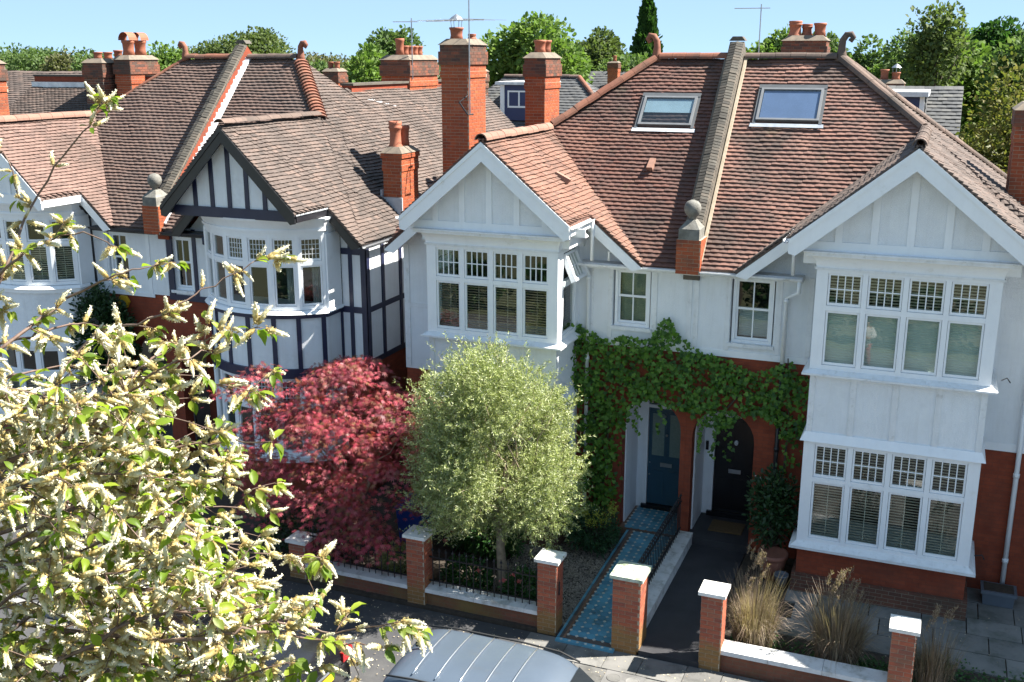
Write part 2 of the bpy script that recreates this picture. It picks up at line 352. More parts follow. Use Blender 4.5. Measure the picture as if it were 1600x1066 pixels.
# ---- brickwork built brick by brick -------------------------------------------------------------
_bm = {}
def brick_mesh(L, h, m):
    k = (round(L, 3), h, m)
    if k not in _bm: _bm[k] = addmat(MB().box(0, L, -.006, .05, 0, h).mesh('brick'), m)
    return _bm[k]
class Bricks:
    def __init__(s): s.L = []
    def face(s, o, x, L, z0, z1, m, part, vis=True, off=0):
        """bricks over one upright face: origin o (low left corner seen from outside), x along the face"""
        x = Vector(x); z = Vector((0, 0, 1)); y = z.cross(x); n = max(1, round((z1 - z0) / .075)); g = (z1 - z0) / n
        for i in range(n):
            a = -.1125 if (i + off) % 2 else 0
            while a < L - .02:
                l, r = max(a, 0) + .004, min(a + .225, L) - .006
                if r - l > .03: s.L.append((r - l, g - .01, frame(Vector(o) + x * l + z * (z0 + i * g + .005), x, y, z), m, part, vis))
                a += .225
    def stack(s, x0, x1, y0, y1, z0, z1, m, part, core='mortar', name='chimney_core', left=False):
        MB().box(x0, x1, y0, y1, z0, z1).build(name, core, part)
        s.face((x0, y0, 0), (1, 0, 0), x1 - x0, z0, z1, m, part)
        s.face((x1, y0, 0), (0, 1, 0), y1 - y0, z0, z1, m, part, True, 1)
        s.face((x0, y1, 0), (0, -1, 0), y1 - y0, z0, z1, m, part, left, 1)
        s.face((x1, y1, 0), (-1, 0, 0), x1 - x0, z0, z1, m, part, False)
    def done(s, limit=300):
        s.L.sort(key=lambda b: (not b[5], (b[2].translation - CAM).length)); rest = {}
        for i, (L, h, M, m, part, vis) in enumerate(s.L):
            if i < limit and vis: piece(brick_mesh(L, h, m), 'brick', part, M)
            else: rest.setdefault((part.name, m), (part, []))[1].append((L, h, M))
        for (pn, m), (part, L) in rest.items():
            b = MB()
            for l, h, M in L: b.xf = M; b.box(0, l, -.006, .05, 0, h, random.random())
            b.build('bricks', m, part, kind='stuff')
# ---- leaves ---------------------------------------------------------------------------------
def norm(a): return a / np.maximum(np.linalg.norm(a, axis=-1, keepdims=True), 1e-9)
def leaf_arr(TV, TF, pos, d, nrm, sc):
    """template placed at pos with its length along d and face along nrm"""
    d = norm(d); x = norm(np.cross(d, nrm)); z = np.cross(x, d); TV = np.asarray(TV, float)
    sc = np.asarray(sc)[:, None, None]
    V = pos[:, None, :] + sc * (TV[None, :, 0:1] * x[:, None, :] + TV[None, :, 1:2] * d[:, None, :] + TV[None, :, 2:3] * z[:, None, :])
    F = np.asarray(TF)[None] + (np.arange(len(pos)) * len(TV))[:, None, None]
    return V.reshape(-1, 3), F.reshape(-1, np.asarray(TF).shape[1])
def leaves(name, T, pos, d, nrm, sc, m, parent, kind='stuff', rnd=None):
    V, F = leaf_arr(T[0], T[1], pos, d, nrm, sc)
    r = np.repeat(rng.random(len(pos)) if rnd is None else rnd, len(T[1]))
    return finish(npmesh(name, V, F, r), name, m, parent, kind=kind)
def rdir(n): return norm(rng.normal(size=(n, 3)))
# leaf outlines: x across, y along, z out of the blade
T_OVAL = ([(0, 0, 0), (-.2, .22, .05), (0, .25, 0), (.2, .22, .05), (-.27, .5, .05), (0, .52, -.02), (.27, .5, .05), (-.19, .78, .02), (0, .8, -.06), (.19, .78, .02), (0, 1.05, -.14)],
          [(0, 2, 1), (0, 3, 2), (1, 2, 5), (1, 5, 4), (2, 3, 6), (2, 6, 5), (4, 5, 8), (4, 8, 7), (5, 6, 9), (5, 9, 8), (7, 8, 10), (8, 9, 10)])
T_NEEDLE = ([(0, 0, 0), (-.11, .45, .03), (0, 1, 0), (.11, .45, .03)], [(0, 3, 1), (1, 3, 2)])
def _palm():
    V = [(0, 0, 0)]; F = []
    for a, L in ((-105, .5), (-65, .8), (-30, 1), (0, 1.1), (30, 1), (65, .8), (105, .5)):
        a = R(a); b = len(V); wd = .085 * L
        V += [(math.sin(a) * L * .45 - math.cos(a) * wd, math.cos(a) * L * .45 + math.sin(a) * wd, .02), (math.sin(a) * L, math.cos(a) * L, -.12 * L), (math.sin(a) * L * .45 + math.cos(a) * wd, math.cos(a) * L * .45 - math.sin(a) * wd, .02)]
        F += [(0, b + 2, b), (b, b + 2, b + 1)]
    return V, F
T_PALM = _palm()
T_LOBE = ([(0, 0, 0), (-.42, -.05, .06), (-.5, .4, .04), (-.22, .55, -.02), (0, .95, -.12), (.22, .55, -.02), (.5, .4, .04), (.42, -.05, .06)], [(0, 2, 1), (0, 3, 2), (0, 4, 3), (0, 5, 4), (0, 6, 5), (0, 7, 6)])
T_CLUMP = ([(0, 0, 0), (-.34, .3, .08), (-.2, .75, .05), (.05, 1, -.1), (.3, .7, .06), (.33, .25, -.05)], [(0, 2, 1), (0, 3, 2), (0, 4, 3), (0, 5, 4)])
# ------------------------------------------------------------------ ground, road, pavement, paths
def structure(o): o['kind'] = 'structure'; return o
mat('ground', (.10, .12, .05), .95, (.14, .13, .08), .05, bs=2, bst=.3)
mat('asphalt', (.055, .055, .058), .85, (.04, .04, .043), 1.5, bs=120, bst=.5, dirt=(.09, .088, .085), dns=.7, dlo=.5, dhi=.75)
mat('concrete', (.16, .155, .15), .9, (.11, .108, .105), 2, bs=60, dirt=(.07, .068, .065), dns=1.2, dlo=.5, dhi=.7)
mat('flag', (.17, .165, .155), .85, (.12, .118, .112), 2, var=.28, bs=60, dirt=(.07, .068, .06), dns=2, dlo=.5, dhi=.72)
mat('garden_flag', (.19, .19, .18), .85, (.13, .135, .13), 2, var=.2, bs=60, dirt=(.08, .09, .07), dns=2, dlo=.5, dhi=.72)
mat('kerbstone', (.22, .215, .21), .85, (.17, .165, .16), 3, var=.15, bs=50)
mat('tile_blue', (.1, .3, .4), .35, (.085, .25, .35), 6, var=.22, dirt=(.07, .1, .11), dns=4, dlo=.55, dhi=.75)
mat('tile_white', (.62, .6, .52), .4, var=.12)
mat('tile_dark', (.09, .085, .085), .5, (.12, .09, .075), 4, var=.3)
mat('tile_terra', (.22, .12, .075), .5, (.16, .1, .07), 5, var=.2)
mat('black_path', (.028, .028, .032), .6, (.042, .042, .047), 2, bs=90, bst=.4, dirt=(.05, .05, .05), dns=3, dlo=.6, dhi=.8)
mat('gravel', (.23, .2, .165), .9, (.15, .13, .11), 5, var=.45)
structure(MB().box(-1500, 1500, -1200, 2500, -.6, -.14).build('ground', 'ground'))
structure(MB().box(-160, 120, 3.0, 13.1, -.5, -.12).build('road', 'asphalt'))
op = structure(MB().box(-160, 120, .2, 2.85, -.5, 0).build('opposite_pavement', 'concrete'))
pv = structure(MB().box(-160, 120, 13.25, 15.78, -.5, -.005).build('pavement', 'asphalt'))
rg = random.Random(3); fm = {}
for j, (y0, d) in enumerate(((13.27, .61), (13.89, .61), (14.51, .61), (15.13, .63))):
    x = -6.3 + .3 * (j % 2)
    while x < 3:
        L = rg.choice((.6, .75, .9)); k = (L, d)
        if k not in fm: fm[k] = addmat(MB().box(0, L - .012, 0, d - .012, -.03, .004).mesh('paving_slab'), 'flag')
        piece(fm[k], 'paving_slab', pv, Matrix.Translation((x, y0, rg.gauss(.006, .003)))); x += L
kb = structure(MB().box(-160, 120, 13.1, 13.25, -.5, -.03).build('kerb', 'concrete'))
km = addmat(MB().box(0, .9, -.012, .15, -.12, .012).mesh('kerb_stone'), 'kerbstone')
for i in range(24): piece(km, 'kerb_stone', kb, Matrix.Translation((-16 + .912 * i, 13.105, 0)))
# inspection cover in the pavement
cv = thing('inspection_cover', 'square iron inspection cover set in the pavement before the black path', 'manhole cover', (-4.05, 14.9, 0))
MB().box(-4.38, -3.72, 14.7, 15.1, .012, .022).build('frame', 'concrete', cv)
for dx in (-.16, .16): MB().lathe([(.12, 0), (.12, .006), (.105, .007), (.1, .004), (.02, .004)], (-4.05 + dx, 14.9, .0225), 20).build('lid', 'flag', cv)
# front gardens
gv = structure(MB().box(-11.2, -5.46, 15.8, 22, -.5, .06).build('gravel_garden', 'soil'))
structure(MB().box(-60, -11.2, 15.8, 28, -.5, .05).build('garden_ground', 'soil'))
n = 9000; gx = rng.uniform(-7.4, -5.5, n); gy = rng.uniform(16.1, 19.6, n)
T_ST = ([(-.5, -.4, 0), (.5, -.4, 0), (.45, .5, 0), (-.4, .45, 0), (0, 0, .5)], [(0, 1, 4), (1, 2, 4), (2, 3, 4), (3, 0, 4)])
leaves('gravel', T_ST, np.stack([gx, gy, np.full(n, .06)], 1), np.stack([rng.normal(size=n), rng.normal(size=n), rng.normal(size=n) * .15], 1), np.stack([rng.normal(size=n) * .2, rng.normal(size=n) * .2, np.ones(n)], 1), rng.uniform(.02, .05, n), 'gravel', gv)
ga = structure(MB().box(-2.96, 6, 15.98, 20.3, -.5, .1).build('paved_garden', 'soil'))
for j in range(5):
    x = -1.95 + .2 * (j % 2)
    while x < 4.6:
        L = rg.choice((.6, .9, .75)); k = (L, 'g')
        if k not in fm: fm[k] = addmat(MB().box(0, L - .02, 0, .6, -.05, .03).mesh('paving_slab'), 'garden_flag')
        piece(fm[k], 'paving_slab', ga, Matrix.Translation((x, 17.15 + .62 * j, .1 + rg.gauss(0, .003)))); x += L
# tiled path: each octagon and each small white square is a tile of its own
z0p, z1p = .045, .17
def pz(y): return z0p + (z1p - z0p) * (y - 15.7) / 4.5
tp = structure(MB().hexa([(-5.5, 15.72, -.4), (-4.44, 15.72, -.4), (-4.44, 20.2, -.4), (-5.5, 20.2, -.4)], [(-5.5, 15.72, pz(15.72)), (-4.44, 15.72, pz(15.72)), (-4.44, 20.2, pz(20.2)), (-5.5, 20.2, pz(20.2))]).build('tiled_path', 'tile_dark'))
g = .158; c = .22 * g; h = g / 2 - .003
om = [(-h + c, -h), (h - c, -h), (h, -h + c), (h, h - c), (h - c, h), (-h + c, h), (-h, h - c), (-h, -h + c)]
om = addmat(MB().prism([(a, b, 0) for a, b in om], (0, 0, .012)).mesh('octagon_tile'), 'tile_blue')
q = c - .003; dm = addmat(MB().prism([(q, 0, 0), (0, q, 0), (-q, 0, 0), (0, -q, 0)], (0, 0, .013)).mesh('dot_tile'), 'tile_white')
tilt = Matrix.Rotation(math.atan((z1p - z0p) / 4.5), 4, 'X')
for j in range(28):
    for i in range(5):
        x, y = -5.33 + g * (i + .5), 15.93 + g * j
        if 15.9 < y < 20.15: piece(om, 'octagon_tile', tp, Matrix.Translation((x, y, pz(y) + .001)) @ tilt)
    for i in range(6):
        x, y = -5.33 + g * i, 15.93 + g * (j - .5)
        if y < 20.15: piece(dm, 'dot_tile', tp, Matrix.Translation((x, y, pz(y) + .001)) @ tilt)
bmn = {m: addmat(MB().box(-.022, .022, 0, .148, 0, .012).mesh('border_tile'), m) for m in ('tile_terra', 'tile_dark', 'tile_blue')}
for j in range(29):
    for x, m in ((-5.475, 'tile_blue'), (-5.425, 'tile_dark'), (-5.375, 'tile_terra'), (-4.49, 'tile_terra')):
        y = 15.73 + .152 * j; piece(bmn[m], 'border_tile', tp, Matrix.Translation((x, y, pz(y) + .001)) @ tilt)
bs_ = structure(MB().hexa([(-5.5, 15.62, -.3), (-4.44, 15.62, -.3), (-4.44, 15.715, -.3), (-5.5, 15.715, -.3)], [(-5.5, 15.62, .05), (-4.44, 15.62, .05), (-4.44, 15.715, .052), (-5.5, 15.715, .052)]).build('path_edging', 'tile_blue'))
dmb = addmat(MB().prism([(.032, 0, 0), (0, 0, .032), (-.032, 0, 0), (0, 0, -.032)], (0, -.006, 0)).mesh('edging_tile'), 'tile_white')
dmt = addmat(MB().prism([(.03, 0, 0), (0, .03, 0), (-.03, 0, 0), (0, -.03, 0)], (0, 0, .006)).mesh('edging_tile'), 'tile_white')
for i in range(7): piece(dmt, 'edging_tile', bs_, Matrix.Translation((-5.4 + .15 * i, 15.668, .052)))
# black path with its front riser and the step up to the porch
bp = structure(MB().box(-4.08, -2.98, 15.72, 20.1, -.4, .11).build('black_path', 'black_path'))
structure(MB().box(-4.2, -2.9, 20.1, 21.5, -.4, .27).build('porch_floor', 'black_path'))
tpf = structure(MB().box(-5.68, -4.44, 20.202, 21.5, -.4, .19).build('tiled_porch_floor', 'tile_terra'))
for j in range(8):
    for i in range(7): piece(om, 'octagon_tile', tpf, Matrix.Translation((-5.58 + g * (i + .5), 20.29 + g * j, .191)))
    for i in range(8): piece(dm, 'dot_tile', tpf, Matrix.Translation((-5.58 + g * i, 20.29 + g * (j + .5), .191)))
structure(MB().box(-2.9, -1.85, 19.9, 20.2, -.4, .12).build('flower_bed', 'soil'))

# ------------------------------------------------------------------ front walls, piers, railings
def pier(x0, x1, y0, y1, h, label, capm, capt, shape):
    p = thing('gate_pier', label, 'gate pier', ((x0 + x1) / 2, (y0 + y1) / 2, 0), 'brick gate piers of the front walls')
    B = Bricks(); B.stack(x0, x1, y0, y1, 0, h, 'brick_pier', p, 'mortar', 'mortar_core', left=True); B.done(300)
    e = .05; X0, X1, Y0, Y1 = x0 - e, x1 + e, y0 - e, y1 + e; cx, cy = (X0 + X1) / 2, (Y0 + Y1) / 2; z = h + .002
    b = MB().box(X0, X1, Y0, Y1, z, z + capt)
    b.add([(X0, Y0, z + capt), (X1, Y0, z + capt), (X1, Y1, z + capt), (X0, Y1, z + capt), (cx, cy, z + capt + shape)], [(0, 1, 4), (1, 2, 4), (2, 3, 4), (3, 0, 4)])
    b.build('cap_stone', capm, p); return p
pier(-8.5, -8.14, 15.82, 16.18, 1.38, 'slim brick gate pier with dappled grey cap left of the olive tree', 'cap_white', .06, .03)
pl_ = pier(-5.9, -5.55, 15.8, 16.15, 1.39, 'brick gate pier left of the blue tiled path with a pale cap', 'cap_white', .06, .035)
MB().box(-5.548, -5.535, 15.9, 15.96, .75, 1.0).build('gate_latch', 'iron_black', pl_)
pier(-4.5, -4.02, 15.72, 16.22, 1.39, 'widest brick gate pier with mossy cap between the two paths', 'cap_lichen', .06, .06)
pier(-2.99, -2.64, 15.74, 16.1, 1.37, 'brick gate pier with clean white cap right of the black path', 'cap_white', .06, .035)
pier(-.02, .33, 15.74, 16.1, 1.36, 'rightmost brick gate pier with sunlit white cap in front of the bay window', 'cap_white', .06, .06)
pier(-11.1, -10.74, 15.85, 16.2, .8, 'dim brick gate pier under the red maple beside the white blossom', 'cap_white', .06, .03)
def lowwall(x0, x1, y0, y1, label, m, seed):
    t = thing('garden_wall', label, 'garden wall', ((x0 + x1) / 2, (y0 + y1) / 2, 0), 'low coped garden walls')
    MB().box(x0, x1, y0 + .06, y1 - .04, -.3, .325).build('brickwork', m, t); r_ = random.Random(seed); x = x0
    while x < x1 - .02:
        L = min(r_.uniform(.7, 1.0), x1 - x)
        if x1 - x - L < .25: L = x1 - x
        b = MB().hexa([(x + .003, y0, .325), (x + L - .003, y0, .325), (x + L - .003, y1, .325), (x + .003, y1, .325)], [(x + .003, y0 + .015, .395), (x + L - .003, y0 + .015, .395), (x + L - .003, y1 - .015, .42), (x + .003, y1 - .015, .42)])
        b.build('coping_stone', 'coping_stone', t); x += L
    return t
lowwall(-10.74, -8.5, 15.82, 16.18, 'low brick wall with grey coping beneath the red maple', 'low_wall_brick', 1)
lowwall(-8.14, -5.9, 15.82, 16.18, 'low brick wall with dappled coping in front of the olive tree', 'low_wall_brick', 2)
lowwall(-2.64, -.02, 15.76, 16.12, 'low wall with white coping before the dry grasses', 'low_wall_brick', 3)
pk = {}
def railing(p, q, zb, h, n, label, dz=0):
    p, q = Vector(p), Vector(q); t = thing('railing', label, 'railing', p, 'black iron railings'); d = q - p
    for z in (zb + .1, zb + h - .12): MB().beam(p + Vector((0, 0, z)), q + Vector((0, 0, z)), .035, .02).build('rail', 'iron_black', t)
    if h not in pk:
        b = MB(); b.tube([(0, 0, 0), (0, 0, h)], .0105, 5); b.ball((0, 0, h + .02), .026, 8, 6); b.tube([(0, 0, h + .03), (0, 0, h + .085)], [.014, .002], 5)
        b.tube([(0, 0, h - .07), (0, 0, h - .05)], .014, 5); pk[h] = addmat(b.mesh('picket'), 'iron_black')
    for i in range(n):
        f = (i + .5) / n; s = p + d * f; piece(pk[h], 'picket', t, Matrix.Translation((s.x, s.y, zb + s.z)))
    return t
railing((-10.7, 16.0, 0), (-8.52, 16.0, 0), .4, .66, 16, 'black iron railing on the wall under the red maple')
railing((-8.12, 16.0, 0), (-5.92, 16.0, 0), .4, .7, 16, 'black iron railing on the wall behind which the olive tree grows')
railing((-4.34, 16.3, .0), (-4.34, 20.1, .0), .35, .82, 30, 'black iron railing running up between the blue path and black path')
kw = thing('dividing_kerb', 'low white painted kerb wall between the blue tiled path and the black path', 'kerb wall', (-4.22, 18, 0))
x = 16.24
while x < 20.1:
    L = min(.95, 20.18 - x); MB().box(-4.40, -4.08, x + .003, x + L - .003, -.1, .33 if L > .3 else .34).build('kerb_block', 'coping_stone', kw); x += L
# ------------------------------------------------------------------ windows
def slat_mesh(W, m, tilt):
    k = ('slat', round(W, 3), m, tilt)
    if k not in _bm:
        c, s = .024 * math.cos(tilt), .024 * math.sin(tilt)
        _bm[k] = addmat(MB().hexa([(0, -c, s), (W, -c, s), (W, c, -s), (0, c, -s)], [(0, -c, s + .003), (W, -c, s + .003), (W, c, -s + .003), (0, c, -s + .003)]).mesh('blind_slat'), m)
    return _bm[k]
def blind(xf, x0, x1, z0, z1, kind, win, y=.15, gap=.053):
    if kind in ('cream', 'tan'):
        m = 'blind_' + kind; tl = .75 if kind == 'cream' else .6
        me = slat_mesh(x1 - x0, m, tl); z = z0 + .03
        while z < z1: piece(me, 'blind_slat', win, xf @ Matrix.Translation((x0, y, z))); z += gap
        b = MB(xf)
        for f in (.5,): b.box(x0 + (x1 - x0) * f - .006, x0 + (x1 - x0) * f + .006, y - .03, y - .026, z0, z1)
        b.build('blind_tape', m, win)
    elif kind in ('green', 'white'):
        b = MB(xf); n = max(2, int((z1 - z0) / .045)); h = (z1 - z0) / n
        for i in range(n):
            za, zb, zc = z0 + i * h, z0 + (i + .5) * h, z0 + (i + 1) * h
            b.add([(x0, y, za), (x1, y, za), (x1, y - .008, zb), (x0, y - .008, zb), (x1, y, zc), (x0, y, zc)], [(0, 1, 2, 3), (3, 2, 4, 5)])
        b.build('pleated_blind', 'blind_' + kind, win)
    elif kind == 'frost':
        MB(xf).box(x0, x1, y - .06, y - .05, z0, z1).build('obscured_glass', 'frosted', win)
    elif kind == 'curtain':
        b = MB(xf); n = 10; w_ = (x1 - x0) * .45
        for i in range(n):
            a, c = x1 - w_ * i / n, x1 - w_ * (i + 1) / n
            b.add([(a, y + .03 * (i % 2), z0), (c, y + .03 * ((i + 1) % 2), z0), (c, y + .03 * ((i + 1) % 2), z1), (a, y + .03 * (i % 2), z1)], [(0, 1, 2, 3)])
        b.build('curtain', 'curtain', win)
def window(xf, W, H, cols, parent, tz=None, post=.16, mull=.09, bars=(4, 2), blinds=(None, None), m='white_paint', name='window', skip_open=None, lead=False, head=.07, bot=.08, sash=.04, plain_low=True):
    """casement window in local axes: x along, y into the wall, z up; lower and upper row of lights"""
    fr = MB(xf); fr.box(0, post, 0, .11, 0, H).box(W - post, W, 0, .11, 0, H)
    fr.box(post, W - post, .004, .11, H - head, H).box(post, W - post, .004, .11, 0, bot)
    cw = (W - 2 * post - mull * (cols - 1)) / cols; zs = [(bot, H - head)]
    if tz: fr.box(post, W - post, .006, .11, tz - .045, tz + .045); zs = [(bot, tz - .045), (tz + .045, H - head)]
    xs = [post + i * (cw + mull) for i in range(cols)]
    for x in xs[1:]: fr.box(x - mull, x, -.004, .112, bot * .6, H - head * .6)
    win = fr.build(name, m, parent); gb = MB(xf)
    for i, x in enumerate(xs):
        for j, (a, b) in enumerate(zs):
            if skip_open == (i, j): continue
            s = sash
            gb.box(x + .006, x + s, .025, .075, a + .006, b - .006).box(x + cw - s, x + cw - .006, .025, .075, a + .006, b - .006)
            gb.box(x + s, x + cw - s, .027, .075, a + .006, a + s + .012).box(x + s, x + cw - s, .027, .075, b - s, b - .006)
            gx0, gx1, gz0, gz1 = x + s, x + cw - s, a + s + .012, b - s
            MB(xf).box(gx0, gx1, .05, .054, gz0, gz1).build('pane', 'glass', win)
            if bars and (j == 1 or not tz or not plain_low):
                nx, nz = bars; t = .009 if not lead else .004
                for k in range(1, nx): c = gx0 + (gx1 - gx0) * k / nx; gb.box(c - t, c + t, .036, .066, gz0, gz1)
                for k in range(1, nz): c = gz0 + (gz1 - gz0) * k / nz; gb.box(gx0, gx1, .038, .064, c - t, c + t)
            bk = blinds[j] if j < len(blinds) else None
            if isinstance(bk, (list, tuple)): bk = bk[i]
            if bk: blind(xf, x + .01, x + cw - .01, a + .01, b - .01, bk, win)
    gb.build('sash', m, win); return win
def text_mesh(s, size, M, m, parent, name):
    cu = bpy.data.curves.new(name, 'FONT'); cu.body = s; cu.size = size; cu.extrude = .006; cu.align_x = 'CENTER'
    o = bpy.data.objects.new('tmp', cu); COL.objects.link(o); dg = bpy.context.evaluated_depsgraph_get(); me = bpy.data.meshes.new_from_object(o.evaluated_get(dg))
    bpy.data.objects.remove(o); me.name = name; me.materials.clear(); addmat(me, m); return piece(me, name, parent, M)
def boxes(name, m, parent, lst):
    for q in lst: MB().box(*q).build(name, m, parent)
def rz(x, y, z, a=0): return Matrix.Translation((x, y, z)) @ Matrix.Rotation(a, 4, 'Z')
def pipe(pts, r, m, parent, name='downpipe'):
    b = MB().tube(pts, r, 8)
    for i in range(len(pts) - 1):
        p, q = Vector(pts[i]), Vector(pts[i + 1]); L = (q - p).length
        if L > .8:
            k = 0.06
            while k < L: c = p.lerp(q, k / L); d = (q - p).normalized(); b.tube([c - d * .04, c + d * .04], r * 1.25, 8); k += 1.7
    return b.build(name, m, parent, True)
def gutter(p, q, m, parent, r=.06):
    p, q = Vector(p), Vector(q); d = (q - p).normalized(); x = d.cross(Vector((0, 0, 1))); b = MB(); vs = []; fs = []
    for e in (p, q):
        for rr in (r, r - .012):
            for j in range(7): a = math.pi * (1 + j / 6); vs.append(e + x * math.cos(a) * rr + Vector((0, 0, math.sin(a) * rr)))
    for j in range(6): fs += [(j, j + 1, 14 + j + 1, 14 + j), (7 + j, 21 + j, 21 + j + 1, 7 + j + 1)]
    fs += [(0, 14, 21, 7), (6, 13, 27, 20)]; b.add(vs, fs)
    n = int((q - p).length / 1.2)
    for i in range(1, n): c = p.lerp(q, i / n); b.beam(c - d * .03, c + d * .03, 2 * r + .012, .05)
    return b.build('gutter', m, parent)
def pots(parent, lst, m='terracotta'):
    for x, y, z, r, h, st in lst:
        b = MB()
        if st == 'roll': pr = [(r * 1.25, 0), (r * 1.2, .05), (r, .1), (r * .92, h * .55), (r, h * .7), (r * 1.15, h * .74), (r * 1.15, h * .8), (r * 1.02, h * .83), (r * 1.12, h * .9), (r * 1.1, h), (r * .85, h), (r * .8, h * .6)]
        else: pr = [(r * 1.1, 0), (r * .92, h * .4), (r, h * .8), (r * 1.14, h * .86), (r * 1.14, h), (r * .85, h), (r * .8, h * .5)]
        b.lathe(pr, (x, y, z), 16); o = b.build('chimney_pot', m, parent, True)
        if st == 'hood':
            MB().add([(x + (r * 1.5) * math.cos(R(a)) * .8, y + s * r * 1.05, z + h + r * 1.4 * math.sin(R(a))) for s in (-1, 1) for a in range(0, 181, 20)], [(i, i + 1, i + 11, i + 10) for i in range(9)]).build('pot_hood', m, o)
        if st == 'cowl':
            b = MB().lathe([(r * 1.3, h + .16), (r * .7, h + .24), (.01, h + .3)], (x, y, z), 12)
            for a in range(0, 360, 90): b.beam((x + r * .8 * math.cos(R(a)), y + r * .8 * math.sin(R(a)), z + h - .05), (x + r * 1.0 * math.cos(R(a)), y + r * 1.0 * math.sin(R(a)), z + h + .18), .012, .012, (1, .3, 0))
            b.build('cowl', 'steel', o)
def chimney(house, B, x0, x1, y0, y1, z0, zt, m, potl, corb=(.3, .05), top='brick_sooty', name='chimney', potm='terracotta', soot=.45):
    """stack with oversailing courses, flaunching and pots"""
    c = MB().hexa([(x0 - .06, y0 - .06, zt), (x1 + .06, y0 - .06, zt), (x1 + .06, y1 + .06, zt), (x0 - .06, y1 + .06, zt)], [(x0 + .1, y0 + .1, zt + .14), (x1 - .1, y0 + .1, zt + .14), (x1 - .1, y1 - .1, zt + .14), (x0 + .1, y1 - .1, zt + .14)]).build(name, 'mortar_dark', house)
    h, e = corb; zc = zt - h - soot
    B.stack(x0, x1, y0, y1, z0, zc, m, c)
    B.stack(x0 - e * .5, x1 + e * .5, y0 - e * .5, y1 + e * .5, zc, zc + .15, m, c)
    B.stack(x0 - .012, x1 + .012, y0 - .012, y1 + .012, zc + .15, zc + .3, m, c)
    B.stack(x0 - e, x1 + e, y0 - e, y1 + e, zc + .3, zt - .15 if h > .2 else zt, top, c, 'mortar_dark')
    if h > .2: B.stack(x0 - e * .4, x1 + e * .4, y0 - e * .4, y1 + e * .4, zt - .15, zt, top, c, 'mortar_dark')
    pots(c, [(px, py, zt + .1, r, hh, st) for px, py, r, hh, st in potl], potm); return c
def aerial(house, x, y, z0, z1, az, n=6, L=1.1, el=.55, name='tv_aerial', zb=None):
    """mast with a rod array"""
    a = MB().tube([(x, y, z0), (x, y, z1)], .016, 6).build(name, 'steel', house); d = Vector((math.cos(az), math.sin(az), 0)); s = Vector((-d.y, d.x, 0)); zb = zb or z1 - .1
    c = Vector((x, y, zb)); b = MB().tube([c - d * .25 * L, c + d * .75 * L], .011, 5)
    for i in range(n):
        p = c + d * L * (-.25 + i / (n - 1)); w_ = el * (1 - .35 * i / n); b.tube([p - s * w_ / 2, p + s * w_ / 2], .006, 4)
    b.build('rods', 'steel', a); return a
def curl_finial(o, dx, parent, m='ridge_red', k=1.0):
    """ram's-horn hip finial"""
    pts = [(0, 0, -.1), (.03, 0, .05), (.02, 0, .2), (.03, 0, .34), (.1, 0, .45), (.19, 0, .46), (.235, 0, .39), (.2, 0, .33), (.15, 0, .36)]
    return MB().tube([(o[0] + dx * a * k, o[1] + b, o[2] + c_ * k) for a, b, c_ in pts], [.13, .095, .075, .07, .068, .066, .06, .05, .03], 10).build('finial', m, parent, True)

